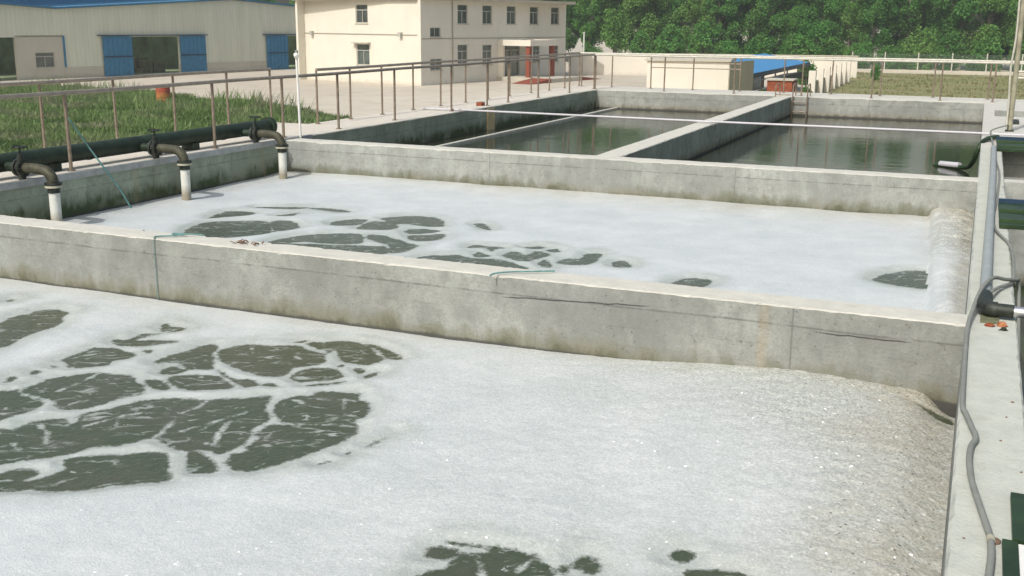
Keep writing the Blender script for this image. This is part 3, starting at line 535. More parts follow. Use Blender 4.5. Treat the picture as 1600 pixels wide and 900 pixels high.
def c_mid(X, Y): return sstep(X, -.4, -.25)*sstep(Y, 9.8, 11.3)*.7+.4*sstep(X, -.2, 0)+.12
def s_mid(X, Y): return .75*sstep(X+.06*fbm(X, Y, 5, 3, 3), -.20, .04)+.75*sstep(Y+.22*fbm(X, Y, 2.5, 7, 4)+.04*X, 12.0, 12.9)+.45*sstep(X, -.55, -.3)*sstep(Y, 10, 12.4)+.35*(1-sstep(X+.2*fbm(X, Y, 4, 17, 3), -8.95, -8.55))+.3*sstep(X, -2.2, -.8)*(1-sstep(Y, 7.6, 8.6))
foam_tank('foam', XL, XR, YA1, YB0, .022, z_mid, CELLS_MID, (), c_mid, s_mid, foam_mat('foam far', (.9, .42)), 'white foam with scattered dark openings in the second tank')

# ------------------------------------------------------------ railings
def railing(label, posts, axis, line, z=.86, thick=.021, extra=(), ends=None, mat='steel', topmat='steel_top', base=True, group='pipe handrails along the walkways', rr=.024):
    first = (line, posts[0]) if axis == 1 else (posts[0], line)
    e = empty('railing', (*first, 0)); tag(e, label, 'railing', group)
    a, b = ends or (posts[0], posts[-1]); P = lambda t, zz: (line, t, zz) if axis == 1 else (t, line, zz)
    n = max(2, int(abs(b-a)/1.2)); pts = [P(a+(b-a)*i/n, z+.004*math.sin(i*1.7+line)) for i in range(n+1)]
    MB().tube(pts, rr, 8).build('top_rail', M[topmat], e, True)
    for i, t in enumerate(posts):
        lx = .006*math.sin(i*2.3)
        q = MB().tube([P(t, -.006), P(t+lx, z-.015)], thick, 8)
        if base: q.tube([P(t, -.006), P(t, .012)], .045, 8)
        q.build('post', M[mat], e, True)
    for zz, s0, s1 in extra: MB().tube([P(s0, zz), P(s1, zz)], .014, 6).build('mid_rail', M[mat], e, True)
    return e
railing('inner handrail on the left wall edge, in front of the outer one', [4.2, 6.65, 9.1, 11.6, 13.15, 14.63, 16.42, 18.6, 20.23, 21.3, 23.0, 25.03, 26.85], 1, -9.235, thick=.020)
railing('outer handrail behind the black pipe along the grass', [5.2, 6.45, 7.7, 9.0, 10.27, 11.54, 12.73, 13.97, 15.1], 1, -10.83, z=.87, thick=.018, ends=(4.2, 15.12))
railing('outer handrail of the narrow far part of the left walkway', [15.24, 16.27, 17.36, 18.54, 19.7, 20.86, 22.0, 23.2, 24.5, 25.7, 26.8, 27.9], 1, -10.02, z=.87, thick=.018)
railing('near handrail on the far end wall over the clear basins', [-9.2, -7.38, -5.62, -4.0, -2.4, -.9, .20], 0, 26.85, thick=.019, mat='steel', topmat='rail_pale', ends=(-9.235, 3.0))
railing('back handrail of the far walkway with two extra bars at the left', [-9.95, -9.1, -8.03, -6.91, -5.7, -4.6, -3.45, -2.3, -1.1, .1, 1.3, 2.5], 0, 27.9, z=.87, thick=.018, topmat='rail_pale', ends=(-10.02, 3.0),
        extra=((.67, -8.03, -5.68), (.54, -8.03, -5.68)))
# ladder over the divider end
ld = empty('ladder', (-4.05, 26.5, 0)); tag(ld, 'small dark steel ladder hooked over the far wall beside the divider', 'ladder')
for x in (-4.14, -3.80): MB().tube(smooth_path([(x, 26.47, -.9), (x, 26.47, .12), (x, 26.55, .26), (x, 26.8, .28), (x, 26.9, .1), (x, 26.9, 0)], 4), .016, 6).build('stringer', M['steel'], ld, True)
for z in (-.35, -.12, .1): MB().tube([(-4.14, 26.47, z), (-3.80, 26.47, z)], .012, 6).build('rung', M['steel'], ld, True)
lh = empty('hoop_rail', (-4.45, 26.35, 0)); tag(lh, 'low dark steel hoop at the far end of the divider', 'railing')
MB().tube(smooth_path([(-4.50, 26.2, 0), (-4.50, 26.2, .22), (-4.50, 26.3, .27), (-4.50, 26.7, .27), (-4.50, 26.8, 0)], 4), .014, 6).build('hoop', M['steel'], lh, True)
MB().tube([(-4.50, 26.25, .05), (-4.15, 26.25, .05)], .014, 6).build('crossbar', M['steel'], lh, True)

# ------------------------------------------------------------ black main pipe and its valve branches
mp = empty('main_pipe', (-9.43, 12, 0)); tag(mp, 'long black iron pipe lying along the left walkway behind the posts', 'pipe')
MB().tube([(-9.43, 2.5, .165), (-9.43, 8, .165), (-9.43, 13.05, .165)], .098, 20).build('pipe_body', M['iron'], mp, True)
MB().tube([(-9.43, 13.03, .165), (-9.43, 13.10, .165)], .13, 20).build('end_flange', M['iron'], mp, True)
for y in (5.6, 9.0, 11.35): MB().box(-9.52, -9.34, y-.07, y+.07, -.003, .09).build('support_block', M['iron'], mp)
for y in (6.0, 9.55, 12.0): MB().tube([(-9.43, y, .165), (-9.43, y+.03, .165)], .104, 20).build('coupling', M['iron'], mp, True)
def branch(label, y, dx=0., hw=0.):
    e = empty('valve_branch', (-9.1+dx, y, 0)); tag(e, label, 'valve pipe', 'branch pipes dropping into the foam')
    x0 = -9.33; zc = .135
    MB().tube([(x0, y, zc), (-9.17, y, zc)], .05, 14).build('inlet', M['iron'], e, True)
    vb = MB(); vb.tube([(-9.19, y, zc), (-9.16, y, zc)], .092, 18); vb.tube([(-9.12, y, zc), (-9.09, y, zc)], .092, 18)
    vb.tube([(-9.16, y, zc), (-9.12, y, zc)], .072, 18); vb.tube([(-9.14, y, zc), (-9.14, y, zc+.14)], [.055, .030], 12)
    vb.tube([(-9.14, y, zc-.05), (-9.14, y, .0)], [.05, .035], 10)
    vb = vb.build('valve_body', M['castiron'], e, True)
    for k in range(8):
        a = k*math.pi/4; MB().tube([(-9.205, y+.075*math.cos(a), zc+.075*math.sin(a)), (-9.075, y+.075*math.cos(a), zc+.075*math.sin(a))], .007, 6).build('bolt', M['castiron'], vb)
    MB().tube([(-9.14, y, zc+.13), (-9.14, y, zc+.235)], .011, 8).build('stem', M['castiron'], e, True)
    w = MB(); zz = zc+.215+hw
    w.tube([(-9.14+.072*math.cos(t*math.pi/9), y+.072*math.sin(t*math.pi/9), zz) for t in range(19)], .010, 6, False)
    for t in range(3):
        a = t*2.094; w.tube([(-9.14, y, zz), (-9.14+.07*math.cos(a), y+.07*math.sin(a), zz)], .008, 6)
    w.build('handwheel', M['castiron'], e, True)
    MB().tube(smooth_path([(-9.09, y, zc), (-8.93, y, zc), (-8.80, y, zc-.015), (-8.735, y, zc-.07), (-8.715, y, .0)], 5), .055, 16).build('elbow', M['rustpipe'], e, True)
    MB().tube([(-8.715, y, .005), (-8.715, y, -.02)], .088, 20).build('flange', M['castiron'], e, True)
    MB().tube([(-8.715, y, -.022), (-8.715, y, -.045)], .086, 20).build('flange', M['flange_pale'], e, True)
    MB().tube([(-8.715, y, -.046), (-8.715, y, -.10)], .063, 18).build('collar', M['castiron'], e, True)
    MB().tube([(-8.715, y, -.10), (-8.715, y, -.62)], .055, 18).build('drop_pipe', M['pipe_stain'], e, True)
branch('valve branch with white drop pipe nearest the camera, cut by the left picture edge', 8.33)
branch('middle valve branch with white drop pipe, beside the diagonal teal hose', 10.36)
branch('farthest valve branch with white drop pipe, by the corner of the cross wall', 12.36, hw=.01)

# thin white pole with a lamp
pl = empty('lamp_post', (-9.06+.035, 13.29, 0)); tag(pl, 'thin white pole with a small lamp head at the tank corner', 'lamp post')
MB().tube([(-9.035, 13.28, -.02), (-9.06, 13.29, 1.13)], .018, 8).build('pole', M['white_paint'], pl, True)
MB().tube([(-9.06, 13.29, 1.12), (-9.055, 13.27, 1.17), (-9.0, 13.22, 1.15)], [.022, .034, .03], 10).build('lamp_head', M['white_paint'], pl, True)
MB().tube([(-9.06, 13.29, 1.17), (-9.055, 13.29, 1.235)], [.014, .03], 8).build('cap', M['galv'], pl, True)
# teal hose from the rail into the foam
tag(MB().tube(smooth_path([(-9.21, 9.1, .58), (-9.15, 9.2, .38), (-9.03, 9.36, .04), (-8.95, 9.5, -.22), (-8.9, 9.63, -.49)], 6), .010, 8).build('hose', M['teal'], None, True), 'thin teal hose slanting from the left handrail down into the foam', 'hose')
# white pvc pipe over the basins
tag(MB().tube([(-9.92, 18.72, .02), (-9.3, 18.66, .03), (-4.3, 18.46, .03), (.2, 18.43, .035), (3.0, 18.38, .035)], .020, 10).build('pipe', M['pvc'], None, True), 'long white plastic pipe laid straight across the clear basins', 'pipe')
tag(MB().box(-8.56, -8.46, YB1, YC, -.47, -.42).build('baffle_beam', M['rail_pale']), 'narrow pale beam at water level near the left side of the left clear basin', 'beam')
tag(MB().box(XL, XL+.03, 19.83, 20.17, -1, -.03).build('plank', plain('tan plank', (.50, .40, .23), .9, 0, .2, 6)), 'tan board standing against the left wall of the left clear basin', 'board')
tag(MB().box(-9.42, -9.30, 20.10, 20.26, -.003, .07).build('brick', M['brick']), 'red brick lying on the left walkway above the tan board', 'brick')
# floating hose at the right
fh = empty('suction_hose', (.24, 17.7, 0)); tag(fh, 'dark bent suction hose with a white joint reaching into the right clear basin', 'hose')
MB().tube(smooth_path([(.26, 17.75, .05), (.10, 17.45, .035), (.02, 17.2, -.06), (-.05, 17.3, -.30), (-.16, 17.6, -.41), (-.55, 18.0, -.44), (-.62, 18.05, -.55)], 6), .035, 10).build('hose_body', M['green_steel'], fh, True)
MB().tube([(-.22, 17.68, -.395), (-.5, 17.96, -.415)], .046, 10).build('white_joint', M['pvc'], fh, True)

# ------------------------------------------------------------ things on the right wall
gp = empty('grey_pipe', (.14, 6.7, 0)); tag(gp, 'grey plastic pipe along the right wall ending in a dark elbow and silver stub', 'pipe')
MB().tube([(.205, 16.3, .036), (.19, 13.2, .036), (.135, 6.95, .036)], .036, 14).build('pipe_run', M['pvc_grey'], gp, True)
MB().tube(smooth_path([(.134, 7.05, .045), (.132, 6.86, .05), (.135, 6.76, .053), (.165, 6.70, .053), (.20, 6.695, .053)], 5), .047, 16).build('elbow', M['castiron'], gp, True)
MB().tube([(.185, 6.697, .053), (.29, 6.69, .053)], .040, 16).build('coupling', M['castiron'], gp, True)
MB().tube([(.28, 6.69, .053), (.9, 6.66, .055)], .032, 16).build('silver_stub', M['galv'], gp, True)
HOSE = [(0.150, 3.15), (0.165, 3.34), (0.172, 3.475), (0.172, 3.57), (0.168, 3.643), (0.144, 3.817), (0.11, 4.065), (0.098, 4.222), (0.094, 4.344), (0.099, 4.47), (0.115, 4.575), (0.096, 4.702), (0.072, 4.858), (0.056, 4.967), (0.052, 5.276), (0.050, 5.957), (0.052, 6.364), (0.073, 6.679), (0.112, 7.063), (0.177, 7.384), (0.253, 7.535), (0.313, 7.681)]
zz = [.015]*13+[.013, .012, .012, .02, .05, .09, .095, .06, .03]
MH = MB().tube(smooth_path([(.12, 2.6, .015)]+[(x, y, z) for (x, y), z in zip(HOSE, zz)]+[(.345, 7.8, -.02), (.37, 7.6, -.3), (.42, 7.3, -.8), (.5, 7.1, -1.2)], 6), .0125, 10).build('hose', M['hose'], None, True)
tag(MH, 'ribbed grey hose snaking along the top of the right wall', 'hose')
MB().tube([(.171, 3.60, .0155), (.170, 3.625, .0155)], .0145, 10).build('tape', M['flange_pale'], MH, True)
CAB = [(.165, 7.12, .06), (.22, 7.42, .03), (0.300, 7.66, .02), (0.312, 8.0, .018), (0.322, 8.55, .012), (0.300, 9.093, .012), (0.222, 9.546, .02), (0.195, 9.883, .02), (0.192, 10.476, .012), (0.215, 11.153, .01), (0.235, 11.961, .01), (0.262, 13.585, .01), (0.232, 14.904, .01), (.22, 16.3, .012), (.16, 18.0, .07), (.2, 18.6, .09), (.42, 19.4, .1)]
tag(MB().tube(smooth_path(CAB, 5), .011, 8).build('cable', M['hose'], None, True), 'thin grey cable wandering beside the grey pipe towards the tall pole', 'cable')
# rusty rubble below the elbow
rb = random.Random(4)
def lump(name, c, r, mat, label, cat, group=None, parent=None, sq=.6):
    vs = []; 
    for k in range(3):
        for j in range(7):
            a = j*6.283/7+rb.uniform(-.3, .3); q = r*(.95, .9, .5)[k]*rb.uniform(.45, 1.25); vs.append((c[0]+q*math.cos(a), c[1]+q*math.sin(a)*1.1, c[2]+(0, r*sq*.6, r*sq)[k]))
    fs = [(k*7+j, k*7+(j+1) % 7, (k+1)*7+(j+1) % 7, (k+1)*7+j) for k in range(2) for j in range(7)]+[tuple(range(14, 21)), tuple(range(7))[::-1]]
    o = MB(); o.addf(vs, fs); o = o.build(name, mat, parent)
    if label: tag(o, label, cat, group)
    return o
lump('broken_brick', (.165, 6.50, 0), .030, M['brick'], 'small dark red brick chip on the right wall below the pipe elbow', 'brick chip', 'brick chips under the elbow')
lump('broken_brick', (.232, 6.53, 0), .040, plain('orange brick', (.36, .15, .07), .9, 0, .4, 30), 'orange brick piece under the silver pipe stub', 'brick chip', 'brick chips under the elbow')
lump('broken_brick', (.235, 6.44, 0), .026, M['dark'], 'blackened scrap just in front of the orange brick piece', 'brick chip', 'brick chips under the elbow')
tag(MB().box(.115, .215, 6.56, 6.84, -.001, .012).build('board_scrap', plain('damp wood', (.13, .14, .08), .9, 0, .4, 20)), 'dark damp scrap of wood under the pipe elbow', 'scrap')
lump('leaf_litter', (.185, 3.63, 0), .022, M['twig'], 'small clump of brown litter beside the taped joint of the ribbed hose', 'litter')
for i, (x, y, r) in enumerate(((.262, 5.15, .009), (.235, 4.93, .006), (.21, 4.62, .007), (.09, 3.62, .005), (.28, 4.3, .006))):
    lump('pebble', (x, y, 0), r, M['twig'], None, None)
peb = [o for o in C.objects if o.name.startswith('pebble')]
for o, l in zip(peb, ('dark pebble nearest the pipe elbow on the right wall', 'dark pebble in the middle of the right wall top', 'pale brown pebble beside the bend of the ribbed hose', 'tiny pebble left of the taped hose joint', 'pebble near the outer edge of the right wall')): tag(o, l, 'pebble', 'pebbles on the right wall')
# green steel covers over the small basins
def cover(label, x0, x1, y0, y1, z, ribs, group='green steel covers on the right basins'):
    e = empty('steel_cover', ((x0+x1)/2, y0, 0)); tag(e, label, 'cover', group)
    MB().box(x0, x1, y0, y1, z, z+.035).build('plate', M['green_steel'], e)
    for t in ribs: MB().box(x0+.004, x1, y0+(y1-y0)*t-.02, y0+(y1-y0)*t+.02, z+.035, z+.06).build('rib', M['green_rib'], e)
    MB().box(x0-.002, x1, y1-.04, y1+.003, z-.001, z+.07).build('back_flange', M['blueedge'], e)
cover('ribbed dark green steel cover beside the right wall of the foam tank', .235, 2.9, 9.85, 11.15, .003, (.12, .55))
cover('far dark green steel cover next to the suction hose', .245, 2.9, 16.15, 17.6, .003, (.15, .6))
fr = empty('steel_support', (.25, 3.6, 0)); tag(fr, 'dark green steel frame at the bottom right corner of the photo', 'support')
MB().box(.236, .9, 3.63, 4.03, .002, .024).build('plate', M['green_steel'], fr)
MB().box(.205, .252, 2.6, 3.628, .002, .02).build('side_arm', M['green_steel'], fr)
tag(MB().box(.2535, .80, 2.7, 3.615, .0, .016).build('white_slab', M['white_paint']), 'white slab lying inside the dark green frame at the bottom right', 'slab')
tag(MB().box(.55, 1.4, 15.0, 15.9, -.78, -.45).build('concrete_block', mP), 'pale block standing in the dark basin behind the far green cover', 'block')
tag(MB().box(.44, .62, 20.9, 21.4, -.002, .05).build('steel_plate', M['castiron']), 'small dark plate on the platform behind the tall pole', 'plate')
tp = empty('utility_pole', (.45, 19.45, 0)); tag(tp, 'tall weathered pole with a cable strapped to it at the right edge', 'pole')
MB().tube([(.447, 19.45, -.01), (.445, 19.45, 1.0), (.415, 19.45, 3.2)], .040, 12).build('shaft', plain('weathered pole', (.30, .29, .21), .8, 0, .35, 5), tp, True)
MB().tube(smooth_path([(.395, 19.4, .05), (.385, 19.4, .5), (.36, 19.4, 1.0), (.385, 19.4, 1.5), (.37, 19.4, 2.2), (.36, 19.4, 3.2)], 4), .016, 8).build('strapped_cable', M['rail_pale'], tp, True)
MB().box(.38, .51, 19.40, 19.52, -.003, .02).build('base_plate', M['castiron'], tp)
rr = empty('railing', (.5, 19.5, 0)); tag(rr, 'two bar handrail running right from the tall pole', 'railing')
for z in (.95, .85): MB().tube([(.42, 19.46, z), (3.0, 19.46, z)], .020, 8).build('rail', M['rail_pale'], rr, True)
MB().tube([(2.9, 19.46, -.003), (2.9, 19.46, .96)], .02, 8).build('post', M['rail_pale'], rr, True)

# bits on the dividing wall
tag(MB().tube([(-5.786, 6.472, .003), (-5.788, 6.468, -.02), (-5.784, 6.468, -.50)], .0025, 6).build('wire', M['teal'], None, True), 'thin teal wire hanging down the front of the dividing wall into the foam', 'wire')
tag(MB().tube(smooth_path([(-5.786, 6.474, .004), (-5.80, 6.52, .008), (-5.70, 6.58, .012), (-5.62, 6.64, .02), (-5.74, 6.66, .012), (-5.70, 6.60, .02), (-5.58, 6.70, .012), (-5.52, 6.74, .0)], 6), .006, 6).build('rope', M['teal'], None, True), 'small tangle of pale teal rope on the dividing wall above the hanging wire', 'rope')
tag(MB().tube(smooth_path([(-2.90, 6.405, .010), (-2.88, 6.47, .014), (-2.80, 6.55, .014), (-2.68, 6.62, .014), (-2.55, 6.70, .014)], 6), .006, 6).build('rope', M['teal'], None, True), 'short teal strip lying across the dividing wall top', 'rope')
lt = MB(); q = random.Random(2)
for i in range(16):
    x, y = -5.02+q.uniform(-.16, .12), 6.61+q.uniform(-.05, .05); a = q.uniform(0, 6.28); l = q.uniform(.012, .05)
    lt.tube([(x, y, .004), (x+l*math.cos(a), y+l*math.sin(a), .010+q.uniform(0, .012))], q.uniform(.003, .007), 5)
tag(lt.build('twigs', M['twig']), 'scatter of reddish dry twigs on the dividing wall', 'twigs')
# ------------------------------------------------------------ facades
class Face:
    """s runs along the foot of a wall, o outwards, h up from the ground"""
    def __init__(f, A, d):
        f.A = Vector((A[0], A[1], ZG)); d = Vector((d[0], d[1], 0)).normalized(); n = Vector((d.y, -d.x, 0))
        f.M = Matrix(((d.x, n.x, 0, f.A.x), (d.y, n.y, 0, f.A.y), (0, 0, 1, f.A.z), (0, 0, 0, 1))); f.d = d; f.n = n
    def box(f, b, s0, s1, o0, o1, h0, h1):
        if f.M.determinant() > 0: return b.box(s0, s1, o0, o1, h0, h1, f.M)
        k = len(b.f); b.box(s0, s1, o0, o1, h0, h1, f.M); b.f[k:] = [q[::-1] for q in b.f[k:]]; return b
    def wall(f, b, L0, L1, H0, H1, holes, th=.3):
        S = sorted(x for x in {L0, L1, *[x for h in holes for x in h[:2]]} if L0 <= x <= L1); Hh = sorted(x for x in {H0, H1, *[x for h in holes for x in h[2:4]]} if H0 <= x <= H1)
        for i in range(len(S)-1):
            for j in range(len(Hh)-1):
                cs, ch = (S[i]+S[i+1])/2, (Hh[j]+Hh[j+1])/2
                if any(h[0] < cs < h[1] and h[2] < ch < h[3] for h in holes): continue
                f.box(b, S[i], S[i+1], -th, 0, Hh[j], Hh[j+1])
    def window(f, par, s0, s1, h0, h1, transom=.30, mull=1, sill=True, awn=False):
        b = MB(); w = .05; o0, o1 = -.13, -.07
        f.box(b, s0, s0+w, o0, o1, h0, h1); f.box(b, s1-w, s1, o0, o1, h0, h1); f.box(b, s0+w, s1-w, o0, o1, h0, h0+w); f.box(b, s0+w, s1-w, o0, o1, h1-w, h1)
        ht = h1-(h1-h0)*transom
        if transom: f.box(b, s0+w, s1-w, o0, o1, ht-.03, ht+.03)
        for k in range(mull): c = s0+(s1-s0)*(k+1)/(mull+1); f.box(b, c-.022, c+.022, o0+.005, o1-.005, h0+w, (ht-.03) if transom else h1-w)
        wn_ = b.build('window', M['frame'], par)
        f.box(MB(), 0, 0, 0, 0, 0, 0); g = MB(); f.box(g, s0+.01, s1-.01, -.16, -.14, h0+.01, h1-.01); g.build('pane', M['glass'], wn_)
        if sill: g = MB(); f.box(g, s0-.06, s1+.06, -.02, .06, h0-.07, h0-.002); g.build('sill', M['plinth'], wn_)
        return wn_
def prism(face, poly, o0, o1):
    b = MB(); n = len(poly); vs = [tuple(face.M @ Vector((s, o, h))) for o in (o0, o1) for s, h in poly]
    b.addf(vs, [tuple(range(n)), tuple(range(n, 2*n))[::-1]]+[(i, n+i, n+(i+1) % n, (i+1) % n) for i in range(n)]); return b
# warehouse
F = Face((-64.3, 56.5), (5.3, 27.5)); wh = empty('warehouse', (-64.3, 56.5, ZG)); tag(wh, 'long low warehouse with beige ribbed walls, shallow gables and blue sliding doors', 'warehouse')
mclad = clad((F.d.x, F.d.y)); L0, L1 = -28., 41.
doors = [(-2.2, 2.3, 0, 3.06), (12.03, 16.75, 0, 3.03), (28.83, 33.6, 0, 3.05)]
w = MB(); F.wall(w, L0, L1, .81, 3.0, [(d0, d1, -1, 4) for d0, d1, _, _ in doors]+[(2.3, 6.1, -1, 4)], .2); w.build('cladding', mclad, wh)
g = MB(); top = [(-28, 5.0), (-11.2, 6.0), (5.76, 5.01), (22.68, 6.0), (39.6, 5.02), (41, 5.1)]
prism(F, [(L0, 3.0), (L1, 3.0)]+top[::-1], -.2, 0).build('gable_wall', mclad, wh)
p_ = MB(); F.wall(p_, L0, L1, 0, .81, [(d0, d1, -1, 4) for d0, d1, _, _ in doors]+[(2.3, 6.1, -1, 4)], .26)
for s0, s1 in ((-28, -2.2), (6.1, 9.4), (19.4, 26.3), (33.6, 41)): F.box(p_, s0, s1, 0, .05, .0, .80)
p_.build('plinth', M['plinth'], wh)
o = MB(); F.wall(o, 2.3, 6.1, 0, 3.14, [(3.79, 5.33, .83, 1.92)], .24)
lean = o.build('lean_to_wall', M['plinth'], wh); F.window(wh, 3.79, 5.33, .83, 1.92, .28, 1)
o = MB(); F.box(o, 6.10, 6.22, -.05, .09, .81, 3.1); o.build('blue_trim', M['blue'], wh)
rf = MB()
for (s0, h0), (s1, h1) in zip(top[:-1], top[1:]):
  for oa, ob in ((.25, -3.2), (-5.6, -45)):  # unseen gap left between the roof sheets to let light into the interior
    vs = [tuple(F.M @ Vector(v)) for v in ((s0, oa, h0+.02), (s1, oa, h1+.02), (s1, ob, h1+.02), (s0, ob, h0+.02), (s0, oa, h0+.14), (s1, oa, h1+.14), (s1, ob, h1+.14), (s0, ob, h0+.14))]
    rf.addf(vs, [(0, 1, 2, 3), (4, 7, 6, 5), (0, 4, 5, 1), (2, 6, 7, 3), (1, 5, 6, 2), (0, 3, 7, 4)])
rf = rf.build('roof', M['blue'], wh)
mn = MB(); F.box(mn, -12, 23.5, -9, -6.5, 5.0, 6.02); mn.build('monitor_roof', M['blue'], wh)
for i, (a, b_) in enumerate(((9.42, 12.05), (16.75, 19.38), (26.28, 28.85), (33.6, 36.2))):
    dm = MB(); F.box(dm, a, b_, .10, .17, .04, 3.03)
    for k in range(1, 6): F.box(dm, a+(b_-a)*k/6-.02, a+(b_-a)*k/6+.02, .17, .19, .06, 3.01)
    dr = dm.build('sliding_door', M['blue'], wh); hd = MB(); F.box(hd, a+.02, b_-.02, .20, .23, 1.45, 1.55); hd.build('brace', M['blueedge'], dr)
for a, b_ in ((9.0, 19.6), (25.9, 37)): tm = MB(); F.box(tm, a, b_, .06, .26, 3.06, 3.14); tm.build('door_track', M['blueedge'], wh)
it = MB(); F.box(it, L0, L1, -8.3, -8, 0, 4.9); F.box(it, L0, L0+.3, -8, -.3, 0, 4.9); F.box(it, L1-.3, L1, -8, -.3, 0, 4.9); F.box(it, L0, L1, -8, -.3, .02, .05)
it.build('interior', plain('warehouse interior', (.27, .33, .18), .9, 0, .5, .5), wh)
for s_, l in ((13.2, 'dark heap of stored goods just inside the middle warehouse door'),):
    b = MB(); r_ = random.Random(5)
    for k in range(14):
        c = s_+r_.uniform(-.6, 2.6); F.box(b, c, c+r_.uniform(.4, 1.0), -4+r_.uniform(-1, 1), -2.6+r_.uniform(-.4, .8), .05, r_.uniform(.4, 1.3))
    tag(b.build('stored_goods', plain('stored goods', (.12, .13, .07), .9, 0, .5, 2)), l, 'goods')
# office
Bc = (-36.02, 67.92); aL, aR = R(165.5), R(80)
FR = Face(Bc, (math.cos(aR), math.sin(aR))); LL = 12.2
Lp = (Bc[0]+LL*math.cos(aL), Bc[1]+LL*math.sin(aL)); FL = Face(Lp, (Bc[0]-Lp[0], Bc[1]-Lp[1]))    # s from far left corner to the near corner
of = empty('office_building', (*Bc, ZG)); tag(of, 'two storey cream office building with a sunlit end and a red columned porch', 'building')
wl = MB(); LW = [(LL-6.36, LL-5.15, 4.21, 5.50), (LL-6.36, LL-5.05, 1.25, 2.72)]; FL.wall(wl, 0, LL-.05, 0, 5.8, LW); wl.build('end_wall', M['cream'], of)
for h in LW: FL.window(of, *h, .3, 1)
wr = MB(); RW = [(1.02, 2.26, 3.29, 3.95), (1.0, 2.4, 1.02, 1.80)]+[(s, s+1.28, 4.21, 5.56) for s in (4.27, 7.41, 10.67, 13.97, 17.2)]+[(4.27, 5.55, 1.27, 2.74), (7.42, 8.70, 1.24, 2.70), (14.5, 15.55, 1.27, 2.55), (17.2, 18.5, 1.22, 2.55)]
FR.wall(wr, -.05, 19.6, 0, 5.8, RW+[(10.2, 12.6, .30, 2.6)]); wr.build('front_wall', M['cream'], of)
for h in RW: FR.window(of, *h, .32 if h[3]-h[2] > 1 else 0, 1)
cb = MB(); FR.box(cb, 19.4, 19.6, -12, -.3, 0, 5.8); FL.box(cb, 0, .2, -19, -.3, 0, 5.8); FR.box(cb, .2, 19.4, -12.0, -11.8, 0, 5.8); cb.build('back_wall', M['cream'], of)
ins = MB(); FR.box(ins, .5, 19.2, -1.2, -1.1, .1, 5.7); FL.box(ins, .5, 11.2, -1.2, -1.1, .1, 5.7); ins.build('interior', M['dark'], of)
cbt = MB(); FR.box(cbt, .0, 19.9, -12.2, .35, 5.8, 6.02); FL.box(cbt, -.3, LL-.2, -19, .25, 5.801, 6.018); cbt.build('roof', plain('roof slab', (.42, .38, .31), .9, 0, .15, 1), of)
ct = MB(); FL.box(ct, .0, LL-.02, 0, .03, 3.40, 3.46); FR.box(ct, .0, 19.6, 0, .03, 3.16, 3.21); ct.build('string_cable', plain('wall cable', (.30, .28, .22), .9, 0, .1, 4), of)
dp = MB(); FR.box(dp, 3.55, 3.63, 0, .08, .3, 5.8); dp.build('downpipe', plain('downpipe', (.36, .34, .27), .7, 0, .1, 4), of)
for s in (1.1, 10.2): lb = MB(); FL.box(lb, s, s+.25, 0, .25, 3.3, 3.6); lb.build('wall_lamp', M['frame'], of)
aw = MB(); FL.box(aw, LL-6.6, LL-4.9, 0, .35, 2.78, 2.86); aw.build('window_hood', M['plinth'], of)
dr = MB(); FR.box(dr, 10.2, 10.3, -.14, -.06, .3, 2.6); FR.box(dr, 12.5, 12.6, -.14, -.06, .3, 2.6); FR.box(dr, 11.36, 11.44, -.14, -.06, .3, 2.2); FR.box(dr, 10.3, 12.5, -.14, -.06, 2.2, 2.28)
dr = dr.build('door', M['frame'], of); g = MB(); FR.box(g, 10.2, 12.6, -.18, -.15, .3, 2.6); g.build('pane', M['glass'], dr)
pc = MB(); FR.box(pc, 9.45, 13.6, .002, 2.95, 2.62, 2.70); FR.box(pc, 9.45, 9.60, .002, 2.95, 2.70, 3.06); FR.box(pc, 13.45, 13.6, .002, 2.95, 2.70, 3.06); FR.box(pc, 9.60, 13.45, 2.80, 2.95, 2.70, 3.06)
pc.build('porch_roof', M['creamwall'], of)
for s in (9.75, 13.1): c_ = MB(); FR.box(c_, s-.17, s+.17, 2.45, 2.79, .3, 2.619); c_.build('column', M['redpaint'], of)
c_ = MB(); FR.box(c_, 9.5, 9.75, .003, .45, .3, 2.618); c_.build('pilaster', M['creamwall'], of)
c_ = MB(); FR.box(c_, 9.3, 13.8, .0, 3.1, 0, .30); FR.box(c_, 9.302, 13.798, 3.1, 4.9, 0, .295); c_.build('porch_floor', M['plinth'], of)
for sg, s0, s1 in ((1, 9.3, 6.4), (-1, 13.8, 17.2)):
    b = MB(); vs = [tuple(FR.M @ Vector(v)) for v in ((s0, 3.2, .30), (s0, 4.9, .30), (s1, 4.9, .0), (s1, 3.2, .0), (s0, 3.2, 0), (s0, 4.9, 0))]
    b.addf(vs, [(0, 1, 2, 3), (0, 4, 5, 1), (4, 0, 3), (5, 2, 1), (4, 3, 2, 5)]); b.build('red_ramp', M['redpaint'], of)
# yard wall, sheds
yw = MB()
Fy = Face((-33.4, 90.2), (23.2, 7.0)); Fy.box(yw, 0, 24.4, -.25, 0, 0, 1.78); yw = yw.build('wall_body', M['creamwall']); tag(yw, 'long sunlit cream yard wall running right from the office building', 'wall'); yw.name = 'yard_wall'
cp_ = MB(); Fy.box(cp_, -.05, 24.45, -.30, .05, 1.782, 1.86); cp_.build('coping', M['plinth'], yw)
hs = empty('pump_house', (-9.65, 44.9, ZG)); tag(hs, 'small cream flat roofed hut just behind the far handrail', 'hut')
Fh = Face((-9.65-3.35*math.cos(R(9)), 44.9-3.35*math.sin(R(9))), (math.cos(R(9)), math.sin(R(9)))); Fs = Face((-9.65, 44.9), (math.cos(R(84)), math.sin(R(84))))
b = MB(); Fh.box(b, 0, 3.35, -3.0, 0, 0, 2.85); b.build('hut_wall', M['creamwall'], hs)
